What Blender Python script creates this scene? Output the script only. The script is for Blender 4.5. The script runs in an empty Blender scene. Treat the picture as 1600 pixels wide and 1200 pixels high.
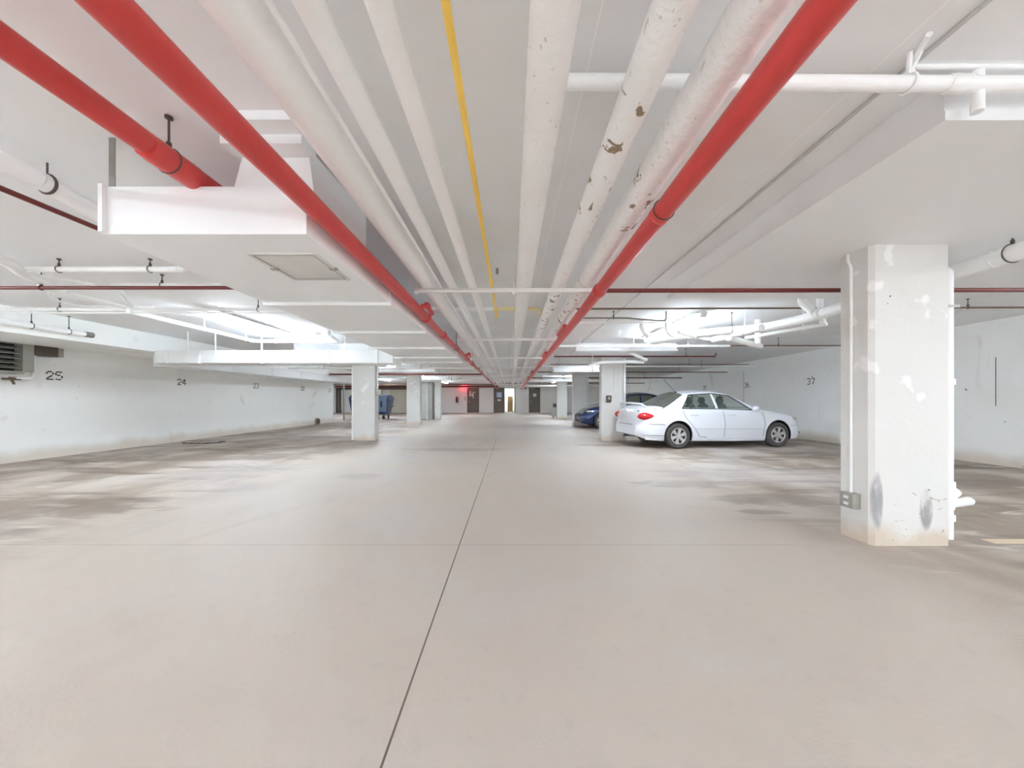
import bpy, bmesh, math, random
from mathutils import Vector, Matrix
random.seed(7)
C = bpy.context.scene.collection
# ------------------------------------------------------------------ camera
CX, HY, F, CAMZ = 798.0, 624.0, 540.0, 1.22      # principal column, horizon row, focal length in px, eye height
cam_d = bpy.data.cameras.new('camera'); cam = bpy.data.objects.new('camera', cam_d); C.objects.link(cam)
cam_d.sensor_fit = 'HORIZONTAL'; cam_d.sensor_width = 36.0; cam_d.lens = F / 1600 * 36.0
cam_d.shift_x = (800 - CX) / 1600; cam_d.shift_y = (HY - 600) / 1600
cam_d.clip_start = 0.05; cam_d.clip_end = 200
cam.location = (0, 0, CAMZ); cam.rotation_euler = (math.pi / 2, 0, 0)
bpy.context.scene.camera = cam
# ------------------------------------------------------------------ world, exposure
w = bpy.data.worlds.new('world'); bpy.context.scene.world = w; w.use_nodes = True
w.node_tree.nodes['Background'].inputs[0].default_value = (0.93, 0.965, 1, 1)
w.node_tree.nodes['Background'].inputs[1].default_value = 0.34
vs = bpy.context.scene.view_settings
vs.view_transform = 'Standard'; vs.look = 'None'; vs.gamma = 1; vs.use_curve_mapping = False
vs.exposure = 3.0
TUBE = 15.5            # emission of the fluorescent tubes
cy = bpy.context.scene.cycles
cy.max_bounces = 14; cy.diffuse_bounces = 9; cy.glossy_bounces = 4; cy.transmission_bounces = 8; cy.transparent_max_bounces = 8
cy.sample_clamp_indirect = 6.0; cy.use_denoising = True; cy.caustics_reflective = False; cy.caustics_refractive = False

# ------------------------------------------------------------------ places
def zc(Y): return 2.72 - 0.007 * (Y - 3)             # underside of the slab (falls gently away)
def P(px, py, h):                                     # a point h metres above (below: negative) the eye, seen at px, py
    s = (HY - py) / h
    return Vector(((px - CX) / s, F / s, CAMZ + h))
def G(px, py): return P(px, py, -CAMZ)                # on the floor
# ------------------------------------------------------------------ materials
def lin(c): return tuple(((v / 255) / 12.92 if v / 255 <= .04045 else (((v / 255) + .055) / 1.055) ** 2.4) for v in c) + (1,)
def mat(name, rgb, rough=0.6, metal=0.0, var=0.04, scale=6.0, bump=0.0, bscale=40, spec=0.5):
    m = bpy.data.materials.new(name); m.use_nodes = True; nt = m.node_tree; N = nt.nodes; L = nt.links
    b = N['Principled BSDF']; b.inputs['Roughness'].default_value = rough; b.inputs['Metallic'].default_value = metal
    b.inputs['Specular IOR Level'].default_value = spec
    tc = N.new('ShaderNodeTexCoord'); no = N.new('ShaderNodeTexNoise'); no.inputs['Scale'].default_value = scale; no.inputs['Detail'].default_value = 6
    L.new(tc.outputs['Object'], no.inputs['Vector'])
    mx = N.new('ShaderNodeMix'); mx.data_type = 'RGBA'
    c = lin(rgb); mx.inputs['A'].default_value = tuple(max(0, v * (1 - var * 2)) for v in c[:3]) + (1,)
    mx.inputs['B'].default_value = tuple(min(1, v * (1 + var)) for v in c[:3]) + (1,)
    L.new(no.outputs['Fac'], mx.inputs['Factor']); L.new(mx.outputs['Result'], b.inputs['Base Color'])
    m['mix'] = mx.name
    if bump:
        n2 = N.new('ShaderNodeTexNoise'); n2.inputs['Scale'].default_value = bscale; n2.inputs['Detail'].default_value = 5
        L.new(tc.outputs['Object'], n2.inputs['Vector'])
        bp = N.new('ShaderNodeBump'); bp.inputs['Strength'].default_value = bump; bp.inputs['Distance'].default_value = .02
        L.new(n2.outputs['Fac'], bp.inputs['Height']); L.new(bp.outputs['Normal'], b.inputs['Normal'])
    return m
class NT:                                             # small node helper on top of a material made by mat()
    def __init__(s, m):
        s.m = m; s.nt = m.node_tree; s.N = s.nt.nodes; s.L = s.nt.links; s.b = s.N['Principled BSDF']
        s.tc = next(n for n in s.N if n.type == 'TEX_COORD'); s.cur = s.N[m['mix']].outputs['Result']
        s.geo = s.N.new('ShaderNodeNewGeometry')
        sp = s.N.new('ShaderNodeSeparateXYZ'); s.L.new(s.geo.outputs['Position'], sp.inputs[0]); s.x, s.y, s.z = sp.outputs
    def v(s, a, i, n):
        if isinstance(a, (int, float)): n.inputs[i].default_value = a
        else: s.L.new(a, n.inputs[i])
    def M(s, op, a, b=0.0, clamp=False):
        n = s.N.new('ShaderNodeMath'); n.operation = op; n.use_clamp = clamp; s.v(a, 0, n); s.v(b, 1, n); return n.outputs[0]
    def ramp(s, a, lo, hi):                           # smooth 0..1 between lo and hi
        n = s.N.new('ShaderNodeMapRange'); n.interpolation_type = 'SMOOTHSTEP'; s.v(a, 0, n)
        n.inputs[1].default_value = lo; n.inputs[2].default_value = hi; return n.outputs[0]
    def noise(s, scale, sx=1, sy=1, sz=1, detail=5, dist=0.0):
        mp = s.N.new('ShaderNodeMapping'); mp.inputs['Scale'].default_value = (sx, sy, sz); s.L.new(s.geo.outputs['Position'], mp.inputs[0])
        n = s.N.new('ShaderNodeTexNoise'); n.inputs['Scale'].default_value = scale; n.inputs['Detail'].default_value = detail
        n.inputs['Distortion'].default_value = dist; s.L.new(mp.outputs[0], n.inputs['Vector']); return n.outputs['Fac']
    def over(s, rgb, fac):                            # lay a colour over the current one
        n = s.N.new('ShaderNodeMix'); n.data_type = 'RGBA'; s.L.new(s.cur, n.inputs['A']); n.inputs['B'].default_value = lin(rgb)
        s.v(fac, 'Factor', n) if isinstance(fac, (int, float)) else s.L.new(fac, n.inputs['Factor']); s.cur = n.outputs['Result']; s.L.new(s.cur, s.b.inputs['Base Color'])
    def blob(s, x, z, rx, rz, ax='x', soft=.5):       # an elliptical patch in a wall plane
        a = s.x if ax == 'x' else s.y
        dx = s.M('DIVIDE', s.M('SUBTRACT', a, x), rx); dz = s.M('DIVIDE', s.M('SUBTRACT', s.z, z), rz)
        d = s.M('ADD', s.M('MULTIPLY', dx, dx), s.M('MULTIPLY', dz, dz)); return s.M('SUBTRACT', 1.0, s.ramp(d, soft, 1.3))
def glow(name, rgb, st):
    m = bpy.data.materials.new(name); m.use_nodes = True; b = m.node_tree.nodes['Principled BSDF']
    b.inputs['Base Color'].default_value = lin(rgb); b.inputs['Emission Color'].default_value = lin(rgb); b.inputs['Emission Strength'].default_value = st
    no = m.node_tree.nodes.new('ShaderNodeTexNoise'); no.inputs['Scale'].default_value = 3
    return m
def glassm(name, rgb, alpha):
    m = mat(name, rgb, .05, var=0.01); m.node_tree.nodes['Principled BSDF'].inputs['Alpha'].default_value = alpha; return m

WHITE = mat('white_painted_concrete', (249, 250, 248), .75, var=.025, scale=1.3, bump=.15, bscale=25)
CEIL = mat('painted_slab', (240, 241, 242), .7, var=.02, scale=.8, bump=.05, bscale=8)
PIPEW = mat('white_pipe_paint', (251, 252, 252), .5, var=.02, scale=5, bump=.08, bscale=30)
PIPES = mat('white_pipe_flaking', (251, 252, 252), .6, var=.02, scale=6, bump=.5, bscale=22)
PIPEM = mat('white_pipe_marked', (251, 252, 252), .6, var=.02, scale=6, bump=.4, bscale=18)
DUCT = mat('painted_sheet_metal', (240, 242, 243), .45, var=.03, scale=1.5, bump=.06, bscale=3)
RED = mat('red_pipe_paint', (204, 66, 62), .38, var=.06, scale=4)
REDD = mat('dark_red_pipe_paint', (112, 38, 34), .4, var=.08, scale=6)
BROWN = mat('brown_pipe', (112, 92, 76), .5, var=.08)
YELP = mat('pale_yellow_pipe_paint', (240, 226, 180), .5, var=.05)
YEL = mat('yellow_pipe_paint', (252, 212, 98), .5, var=.05)
STEEL = mat('zinc_steel', (150, 148, 142), .4, .6, var=.08, scale=20)
DARKS = mat('dark_steel', (92, 82, 74), .5, .3, var=.08, scale=20)
PANEL = mat('aged_panel_paint', (226, 226, 224), .5, var=.05, scale=6)
STRUT = mat('white_strut', (238, 238, 236), .5, var=.03)
BLACK = mat('black_rubber', (28, 28, 30), .7, var=.1)
NUM = mat('stencil_paint', (52, 46, 44), .8, var=.1, scale=30)
DOORM = mat('taupe_door_paint', (112, 102, 92), .5, var=.03)
FRAMEM = mat('brown_frame_paint', (104, 90, 78), .5, var=.03)
GREYB = mat('grey_box_metal', (168, 166, 158), .45, .2, var=.05)
GREYL = mat('light_grey_conduit', (200, 200, 196), .4, .2, var=.03)
BEIGE = mat('beige_panel', (214, 204, 186), .6, var=.03)
BLUEP = mat('blue_plastic', (50, 74, 112), .45, var=.08)
BLUEL = mat('blue_grey_lid', (120, 140, 170), .4, var=.1, scale=3)
CARD = mat('cardboard', (204, 168, 112), .8, var=.08)
CWHITE = mat('white_car_paint', (236, 240, 248), .22, var=.005); CWHITE.node_tree.nodes['Principled BSDF'].inputs['Coat Weight'].default_value = .6
CBLUE = mat('blue_car_paint', (34, 54, 102), .2, .3, var=.02); CBLUE.node_tree.nodes['Principled BSDF'].inputs['Coat Weight'].default_value = .8
CGREY = mat('grey_car_paint', (96, 94, 98), .25, .4, var=.02)
TRIM = mat('black_car_trim', (36, 38, 40), .4, var=.05)
MOULD = mat('car_moulding', (206, 210, 216), .4, var=.01)
SEAMM = mat('seam_sealant', (112, 114, 120), .6, var=.03)
ALLOY = mat('alloy_wheel', (206, 206, 208), .3, .6, var=.03)
TYRE = mat('tyre_rubber', (82, 80, 80), .75, var=.1, scale=12)
GLASS = glassm('tinted_glass', (104, 132, 118), .26)
GLASSD = glassm('dark_glass', (96, 98, 90), .93)
SEAT = mat('grey_seat_fabric', (92, 90, 88), .9, var=.08, scale=30)
TAIL = mat('red_lens', (208, 40, 44), .15, var=.15, scale=14)
LENS = mat('clear_lens', (206, 200, 178), .12, var=.1, scale=14)
CHROME = mat('chrome', (210, 212, 215), .15, .9, var=.03)
WRAP = mat('plastic_wrap', (214, 216, 212), .2, var=.12, scale=4, bump=.6, bscale=5)
GALV = mat('galvanised_sheet', (172, 172, 164), .4, .3, var=.1, scale=3)
PAPER = mat('white_paper', (232, 234, 234), .7, var=.02)
PAPERB = mat('pale_blue_paper', (186, 212, 236), .7, var=.03)
TUBEM = glow('fluorescent_tube', (231, 244, 255), TUBE)
LAMPW = mat('lamp_housing', (246, 246, 244), .4, var=.01)
EXITR = glow('exit_red', (255, 40, 60), 2.2)
EXTR = mat('extinguisher_red', (110, 30, 28), .35, var=.08)
# flaking insulation: exposed brown spots
for m, th, sc in ((PIPES, .625, 13), (PIPEM, .72, 10)):
    n = NT(m); a = n.noise(sc, 1, .8, 1, 6, .6); b_ = n.noise(1.1, 1, 1, 1, 2)
    f = n.M('MULTIPLY', n.ramp(a, th - .02, th + .02), n.ramp(b_, .42, .52)); n.over((150, 132, 108), f)
    a2 = n.noise(sc * 2.3, 1, 1, 1, 3); n.over((196, 188, 176), n.M('MULTIPLY', n.ramp(a2, .67, .70), .6))
# slab: thin lines of paint along the form joints
n = NT(CEIL)
def linef(n, coord, at, half): return n.M('LESS_THAN', n.M('ABSOLUTE', n.M('SUBTRACT', coord, at)), half)
n.over((252, 252, 250), n.M('MAXIMUM', linef(n, n.x, .35, .003), n.M('MAXIMUM', linef(n, n.x, 1.66, .003), linef(n, n.x, 4.15, .003))))
n.over((205, 202, 198), n.M('MULTIPLY', n.ramp(n.noise(.5, 1, 1, 1, 4), .5, .75), .35))
# concrete floor
FLOOR = mat('concrete_floor', (194, 183, 172), .55, var=.04, scale=1.2, bump=.08, bscale=60, spec=.35)
n = NT(FLOOR)
big = n.noise(.35, 1, 1.6, 1, 6, .8); mid = n.noise(1.3, 1, .55, 1, 7, .4); st = n.noise(.9, .45, 2.2, 1, 8, 1.0)
ax = n.M('ABSOLUTE', n.M('ADD', n.x, .6))
side = n.ramp(n.M('ADD', ax, n.M('MULTIPLY', big, 2.2)), 3.6, 5.4)          # the stalls are dirtier than the lane
n.over((150, 134, 120), n.M('MULTIPLY', side, n.ramp(mid, .30, .62)))
n.over((112, 96, 84), n.M('MULTIPLY', n.M('MULTIPLY', side, n.ramp(st, .48, .66)), .8))
n.over((206, 198, 186), n.M('MULTIPLY', n.M('MULTIPLY', side, n.ramp(n.noise(2.2, .6, 2.0, 1, 6, .6), .60, .70)), .8))
n.over((190, 184, 182), n.M('MULTIPLY', n.ramp(big, .45, .65), .45))
n.over((178, 166, 156), n.M('MULTIPLY', n.ramp(n.noise(.8, 1.4, .5, 1, 6, 1.2), .56, .70), .35))
n.over((176, 170, 166), n.M('MULTIPLY', n.ramp(n.noise(11, 1, 1, 1, 5), .58, .72), .3))
def spot(n, X, Y, rx, ry):
    dx = n.M('DIVIDE', n.M('SUBTRACT', n.x, X), rx); dy = n.M('DIVIDE', n.M('SUBTRACT', n.y, Y), ry)
    d = n.M('ADD', n.M('ADD', n.M('MULTIPLY', dx, dx), n.M('MULTIPLY', dy, dy)), n.M('MULTIPLY', n.M('SUBTRACT', n.noise(3.5, .6, 1.6, 1, 7, .8), .5), 3.2))
    return n.M('SUBTRACT', 1.0, n.ramp(d, .3, 1.2))
for X, Y, rx, ry, k in ((-5.6, 3.9, 1.7, .45, .6), (3.3, 4.2, .9, .28, .45), (2.6, 5.0, .9, .25, .35), (2.75, 3.75, .3, .10, .5), (4.6, 3.0, .9, .14, .5), (6.6, 5.0, 1.6, .3, .5),
                        (-6.5, 7.2, 2.4, .4, .45), (-2.4, 5.5, .4, .2, .2), (-5.4, 11.2, 1.6, .4, .6), (3.2, 9.2, 1.4, .35, .55), (-1.2, 8.4, 1.4, .3, .3)):
    n.over((118, 102, 90), n.M('MULTIPLY', spot(n, X, Y, rx, ry), k))
j1 = n.M('MULTIPLY', linef(n, n.x, -.43, .0045), n.M('LESS_THAN', n.y, 11)); j2 = n.M('MULTIPLY', linef(n, n.y, 2.9, .004), n.M('LESS_THAN', n.x, 2.4))
n.over((96, 84, 76), n.M('MULTIPLY', j1, .95)); n.over((140, 126, 116), n.M('MULTIPLY', j2, .7))
n.over((226, 208, 180), n.M('MULTIPLY', n.M('MULTIPLY', linef(n, n.y, 2.97, .05), n.M('GREATER_THAN', n.x, 4.1)), .8))   # worn stall line
# walls: dirty foot, scuffs
for m in (WHITE,):
    n = NT(m)
    foot = n.M('SUBTRACT', 1.0, n.ramp(n.M('ADD', n.z, n.M('MULTIPLY', n.noise(1.6, 1, 1, .4, 6), -.35)), -.12, .14))
    n.over((206, 190, 168), n.M('MULTIPLY', foot, .6))
    n.over((196, 186, 172), n.M('MULTIPLY', n.ramp(n.noise(1.4, 1, 1, .6, 6, 1.0), .62, .75), .4))
    n.over((96, 90, 86), n.M('MULTIPLY', n.ramp(n.noise(7.5, 1, 1, 1, 3), .735, .755), .8))
COLM = mat('white_painted_column', (229, 229, 226), .65, var=.02, scale=2, bump=.12, bscale=20)
n = NT(COLM)
foot = n.M('SUBTRACT', 1.0, n.ramp(n.M('ADD', n.z, n.M('MULTIPLY', n.noise(6, 1, 1, 1, 6), -.3)), -.12, .06))
n.over((212, 196, 176), n.M('MULTIPLY', foot, .8))
n.over((110, 106, 100), n.M('MULTIPLY', n.ramp(n.noise(10, 1, 1, 1.2, 3), .745, .76), .9))
front = n.M('LESS_THAN', n.y, 2.9)
n.over((168, 168, 170), n.M('MULTIPLY', n.M('MULTIPLY', n.blob(3.055, .37, .045, .24), front), n.ramp(n.noise(9, 1, 1, .4, 5), .3, .6)))
n.over((160, 160, 162), n.M('MULTIPLY', n.M('MULTIPLY', n.blob(3.46, .30, .055, .17), front), n.ramp(n.noise(9, 1, 1, .4, 5), .3, .55)))
low = n.M('MULTIPLY', n.M('LESS_THAN', n.z, .5), front)
n.over((176, 158, 132), n.M('MULTIPLY', n.M('MULTIPLY', n.ramp(n.noise(15, .7, 1, 1.5, 4, .8), .66, .69), low), .9))
n.over((252, 252, 251), n.M('MULTIPLY', n.ramp(n.noise(5, 1, 1, 1, 2), .62, .68), n.M('MULTIPLY', n.M('GREATER_THAN', n.z, 1.1), .7)))
# ------------------------------------------------------------------ mesh builder
class MB:
    def __init__(s): s.V = []; s.Fc = []; s.sm = []
    def box(s, x0, x1, y0, y1, z0, z1, top=None):
        i = len(s.V); a = [(x0, y0, z0), (x1, y0, z0), (x1, y1, z0), (x0, y1, z0), (x0, y0, z1), (x1, y0, z1), (x1, y1, z1), (x0, y1, z1)]
        s.V += [Vector(v) for v in a]
        s.Fc += [tuple(i + k for k in f) for f in ((0, 3, 2, 1), (4, 5, 6, 7), (0, 1, 5, 4), (1, 2, 6, 5), (2, 3, 7, 6), (3, 0, 4, 7))]; return s
    def hexa(s, pts):                                # eight corners in box order
        i = len(s.V); s.V += [Vector(v) for v in pts]
        s.Fc += [tuple(i + k for k in f) for f in ((0, 3, 2, 1), (4, 5, 6, 7), (0, 1, 5, 4), (1, 2, 6, 5), (2, 3, 7, 6), (3, 0, 4, 7))]; return s
    def tube(s, path, r, seg=16, cap=True):
        path = [Vector(p) for p in path]; rs = r if isinstance(r, (list, tuple)) else [r] * len(path)
        t0 = (path[1] - path[0]).normalized(); up = Vector((0, 0, 1)) if abs(t0.z) < .9 else Vector((0, 1, 0))
        nrm = t0.cross(up).normalized(); i0 = len(s.V); n = len(path)
        for k, p in enumerate(path):
            t = (path[min(k + 1, n - 1)] - path[max(k - 1, 0)])
            t = t.normalized() if t.length > 1e-9 else t0
            nrm = (nrm - t * nrm.dot(t)).normalized(); b = t.cross(nrm)
            for j in range(seg):
                a = 2 * math.pi * j / seg; s.V.append(p + (nrm * math.cos(a) + b * math.sin(a)) * rs[k])
        for k in range(n - 1):
            for j in range(seg):
                a, b2 = i0 + k * seg + j, i0 + k * seg + (j + 1) % seg
                s.Fc.append((a, b2, b2 + seg, a + seg))
        if cap:
            s.Fc.append(tuple(reversed(range(i0, i0 + seg)))); s.Fc.append(tuple(range(i0 + (n - 1) * seg, i0 + n * seg)))
        return s
    def cyl(s, a, b, r, seg=16): return s.tube([a, b], r, seg)
    def ring(s, c, axis, R, r, seg=20, sub=6):       # torus
        c = Vector(c); axis = Vector(axis).normalized(); u = axis.orthogonal().normalized(); v = axis.cross(u); i0 = len(s.V)
        for k in range(seg):
            a = 2 * math.pi * k / seg; d = u * math.cos(a) + v * math.sin(a)
            for j in range(sub):
                b = 2 * math.pi * j / sub; s.V.append(c + d * (R + r * math.cos(b)) + axis * (r * math.sin(b)))
        for k in range(seg):
            for j in range(sub):
                k2, j2 = (k + 1) % seg, (j + 1) % sub
                s.Fc.append((i0 + k * sub + j, i0 + k2 * sub + j, i0 + k2 * sub + j2, i0 + k * sub + j2))
        return s
    def ball(s, c, rx, ry, rz, seg=16, rings=10):
        i0 = len(s.V); c = Vector(c)
        for k in range(rings + 1):
            t = math.pi * k / rings
            for j in range(seg):
                a = 2 * math.pi * j / seg
                s.V.append(c + Vector((rx * math.sin(t) * math.cos(a), ry * math.sin(t) * math.sin(a), rz * math.cos(t))))
        for k in range(rings):
            for j in range(seg):
                j2 = (j + 1) % seg; s.Fc.append((i0 + k * seg + j, i0 + (k + 1) * seg + j, i0 + (k + 1) * seg + j2, i0 + k * seg + j2))
        return s
    def poly(s, pts, ext):                           # a flat outline pushed out by a vector
        i = len(s.V); n = len(pts); e = Vector(ext); s.V += [Vector(p) for p in pts] + [Vector(p) + e for p in pts]
        s.Fc += [tuple(reversed(range(i, i + n))), tuple(range(i + n, i + 2 * n))] + [(i + k, i + (k + 1) % n, i + n + (k + 1) % n, i + n + k) for k in range(n)]; return s
    def quad(s, a, b, c, d):
        i = len(s.V); s.V += [Vector(v) for v in (a, b, c, d)]; s.Fc.append((i, i + 1, i + 2, i + 3)); return s
    def build(s, name, m, parent=None, bevel=0, smooth=40, origin=None):
        me = bpy.data.meshes.new(name)
        xs = [v.x for v in s.V]; ys = [v.y for v in s.V]; zs = [v.z for v in s.V]
        if parent is None: o0 = Vector(((min(xs) + max(xs)) / 2, (min(ys) + max(ys)) / 2, min(zs))) if origin is None else Vector(origin)
        else: o0 = Vector(parent['o']) if 'o' in parent else Vector((0, 0, 0))
        me.from_pydata([v - o0 for v in s.V], [], s.Fc); me.update()
        bm = bmesh.new(); bm.from_mesh(me); bmesh.ops.remove_doubles(bm, verts=bm.verts, dist=1e-5)
        bmesh.ops.recalc_face_normals(bm, faces=bm.faces)
        if bevel: bmesh.ops.bevel(bm, geom=bm.edges[:], offset=bevel, segments=2, affect='EDGES', profile=.6)
        bm.to_mesh(me); bm.free()
        me.shade_smooth(); me.set_sharp_from_angle(angle=math.radians(smooth))
        me.materials.append(m); o = bpy.data.objects.new(name, me); C.objects.link(o)
        if parent is None: o.location = o0
        else:
            o.parent = parent
        o['o'] = tuple(o0); return o
def bend(path, rad=.08, k=5):                         # round the corners of a polyline
    path = [Vector(p) for p in path]; out = [path[0]]
    for i in range(1, len(path) - 1):
        a, b, c = path[i - 1], path[i], path[i + 1]; r = min(rad, (b - a).length * .45, (c - b).length * .45)
        p, q = b + (a - b).normalized() * r, b + (c - b).normalized() * r
        for j in range(k + 1):
            t = j / k; out.append(p * (1 - t) ** 2 + b * 2 * t * (1 - t) + q * t * t)
    return out + [path[-1]]
def thing(name, label, cat, loc=(0, 0, 0), group=None, kind=None):
    o = bpy.data.objects.new(name, None); C.objects.link(o); o.empty_display_size = .1
    o.location = loc; o['o'] = tuple(loc); tag(o, label, cat, group, kind); return o
def tag(o, label=None, cat=None, group=None, kind=None):
    if label: o['label'] = label
    if cat: o['category'] = cat
    if group: o['group'] = group
    if kind: o['kind'] = kind
    return o
def struct(o): o['kind'] = 'structure'; return o
def copy_tree(o, parent=None):
    c = o.copy(); C.objects.link(c)
    if parent is not None: c.parent = parent
    for ch in list(o.children): copy_tree(ch, c)
    return c
ORD = ['first', 'second', 'third', 'fourth', 'fifth', 'sixth', 'seventh', 'eighth', 'ninth', 'tenth', 'eleventh', 'twelfth']
def hanger(parent, x, y, z, r, axis=(1, 0, 0), m=DARKS, top=None, strap=.0045):
    """clevis ring round a pipe and its rod up to the slab"""
    b = MB(); b.ring((x, y, z), axis, r + strap, strap, 20, 6); t = (zc(y) if top is None else top) - .002
    b.cyl((x, y, z + r + strap), (x, y, t), .0055, 8); b.cyl((x, y, z + r + .005), (x, y, z + r + .035), .012, 8); b.cyl((x, y, t - .012), (x, y, t), .018, 10)
    return b.build('hanger', m, parent)
def pipe_thing(name, label, path, r, m, cat='pipe', hangs=(), hm=DARKS, couple=(), cm=None, rad=.09, seg=18, caps=True, group=None):
    path = [Vector(p) for p in path]; base = min(path, key=lambda p: p.z)
    t = thing(name, label, cat, tuple(base), group)
    MB().tube(bend(path, rad) if len(path) > 2 else path, r, seg).build('pipe_run', m, t)
    rr = r if not isinstance(r, (list, tuple)) else r[0]
    for k, u in hangs:                                # k: segment, u: fraction
        p = path[k].lerp(path[k + 1], u); d = (path[k + 1] - path[k]).normalized(); hanger(t, p.x, p.y, p.z, rr, d, hm)
    for k, u in couple:
        p = path[k].lerp(path[k + 1], u); d = (path[k + 1] - path[k]).normalized()
        MB().tube([p - d * .045, p - d * .04, p + d * .04, p + d * .045], [rr * 1.08, rr * 1.2, rr * 1.2, rr * 1.08], seg).build('coupling', cm or m, t)
    return t

# ================================================================== STRUCTURE
XL, XR, YF, YB = -9.6, 9.0, 31.4, -6.0
struct(MB().box(-18, XR + .3, YB - .3, YF + 4, -.3, 0).build('floor', FLOOR))
b = MB(); b.hexa([(-18, YB - .3, zc(YB - .3)), (XR + .3, YB - .3, zc(YB - .3)), (XR + .3, YF + .3, zc(YF + .3)), (-18, YF + .3, zc(YF + .3)),
                  (-18, YB - .3, 3.1), (XR + .3, YB - .3, 3.1), (XR + .3, YF + .3, 3.1), (-18, YF + .3, 3.1)])
struct(b.build('ceiling', CEIL))
YLW = 18.7
wl = struct(MB().box(XL - .3, XL, YB, YLW, 0, 2.85).build('wall_left', WHITE))
wr = struct(MB().box(XR, XR + .3, YB, YF, 0, 2.85).build('wall_right', WHITE))
struct(MB().box(-18.0, -17.7, YLW - .3, YF, 0, 2.85).build('wall_alcove_left', WHITE))
struct(MB().box(-17.7, XL - .3, YLW - .3, YLW, 0, 2.85).build('wall_alcove_front', WHITE))
# far wall with door openings
sF = F / YF
def fx(px): return (px - CX) / sF
def fz(py): return CAMZ + (HY - py) / sF
OP = [(730, 748.5), (771.5, 805), (826.5, 844)]; ztop = fz(605.8)
b = MB(); xs = [-17.7] + [fx(v) for o in OP for v in o] + [XR]
for i in range(0, len(xs), 2): b.box(xs[i], xs[i + 1], YF, YF + .25, 0, 2.85)
for o in OP: b.box(fx(o[0]), fx(o[1]), YF, YF + .25, ztop, 2.85)
FARW = mat('far_wall_paint', (238, 237, 234), .75, var=.02, scale=1, bump=.1)
struct(b.build('wall_far', FARW))
# room behind the double doorway
b = MB(); x0, x1 = fx(771.5) - 1.5, fx(805) + 1.2
b.box(x0 - .1, x0, YF + .25, YF + 3.5, 0, 2.6); b.box(x1, x1 + .1, YF + .25, YF + 3.5, 0, 2.6); b.box(x0, x1, YF + 3.4, YF + 3.5, 0, 2.6); b.box(x0, x1, YF + .25, YF + 3.5, 2.6, 2.7)
struct(b.build('wall_room', WHITE))
# bulkhead along the left wall
b = MB(); b.box(XL, -7.98, YB, 18.7, CAMZ + 1.07, 2.85); struct(b.build('trim_1', WHITE))
# drop panels over the columns
COLS = [(3.005, 3.65, 2.877), (2.68, 3.31, 10.2), (2.88, 3.49, 15.95), (2.95, 3.6, 22.0), (-4.68, -4.03, 10.26), (-4.98, -4.33, 16.5), (-4.62, -4.26, 21.0)]
for i, (x0, x1, y) in enumerate(COLS):
    if i == 6: continue
    cx_, cy_ = (x0 + x1) / 2, y + .15; hw = 1.32 if i else 1.32; hl = 1.38
    zb = 2.51 if i == 0 else zc(y) - .2
    b = MB(); b.box(cx_ - hw + .02, cx_ + hw - .02, cy_ - hl - .03, cy_ + hl, zb + .03, 2.9); b.box(cx_ - hw, cx_ + hw, cy_ - hl - .05, cy_ + hl + .02, zb, zb + .045)
    struct(b.build('trim_%d' % (i + 2), CEIL))

# painted stall numbers, cut like a stencil
GL = {'1': [((.5, 0), (.5, .44)), ((.5, .56), (.5, 1)), ((.3, .82), (.46, .98))],
      '2': [((.05, .72), (.12, .92)), ((.2, 1), (.8, 1)), ((.95, .9), (.95, .66)), ((.85, .52), (.1, .12)), ((0, 0), (1, 0))],
      '3': [((.05, 1), (.8, 1)), ((.95, .9), (.95, .62)), ((.4, .52), (.85, .52)), ((.95, .4), (.95, .12)), ((.05, 0), (.8, 0))],
      '4': [((.7, 0), (.7, .2)), ((.7, .4), (.7, 1)), ((0, .3), (1, .3)), ((.02, .38), (.6, 1))],
      '5': [((.95, 1), (.1, 1)), ((.08, .9), (.05, .58)), ((.2, .56), (.7, .6)), ((.92, .5), (.95, .2)), ((.05, .1), (.2, 0)), ((.3, 0), (.8, .02))],
      '6': [((.8, 1), (.3, 1)), ((.08, .9), (.04, .15)), ((.2, 0), (.8, 0)), ((.95, .12), (.95, .42)), ((.2, .55), (.8, .55))],
      '7': [((0, 1), (.95, 1)), ((.92, .88), (.7, .5)), ((.64, .4), (.45, 0))]}
def number(txt, wallobj, X, Y, Z, w, h, sgn):
    """sgn +1: on the left wall reading towards +Y; -1: right wall reading towards -Y"""
    b = MB(); n = len(txt); cw = w / (n + .3 * (n - 1)); th = h * .075; e = Vector((.004 * sgn, 0, 0))
    for i, ch in enumerate(txt):
        o = i * cw * 1.3 - w / 2
        for (a0, a1), (b0, b1) in GL[ch]:
            p, q = Vector((a0 * cw + o, a1 * h)), Vector((b0 * cw + o, b1 * h)); d = (q - p).normalized(); nn = Vector((-d.y, d.x)) * th
            pts = [p + nn, p - nn, q - nn, q + nn]
            b.poly([(X - .001 * sgn, Y + v.x * sgn, Z + v.y) for v in pts], e)
    o = b.build('stall_number', NUM, wallobj); o['label'] = 'dark stencilled number %s' % txt
for t, px, py, k in (('25', 85, 587, 1), ('24', 284, 597, 1), ('23', 400, 603, 1), ('22', 473, 607, 1), ('21', 516, 610, 1)):
    s = (CX - px) / 9.6; number(t, wl, XL, F / s, CAMZ + (HY - py) / s - .08, .26, .16, 1)
for t, px, py in (('37', 1267, 596), ('36', 1167, 602), ('35', 1101, 606)):
    s = (px - CX) / 9.0; number(t, wr, XR, F / s, CAMZ + (HY - py) / s - .08, .26, .17, -1)
b = MB(); sj = (1162 - CX) / 9.0; b.box(XR - .003, XR + .001, F / sj - .006, F / sj + .006, .9, 2.3); sj = (1556 - CX) / 9.0; b.box(XR - .003, XR + .001, F / sj - .005, F / sj + .005, 1.1, 2.0)
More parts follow.
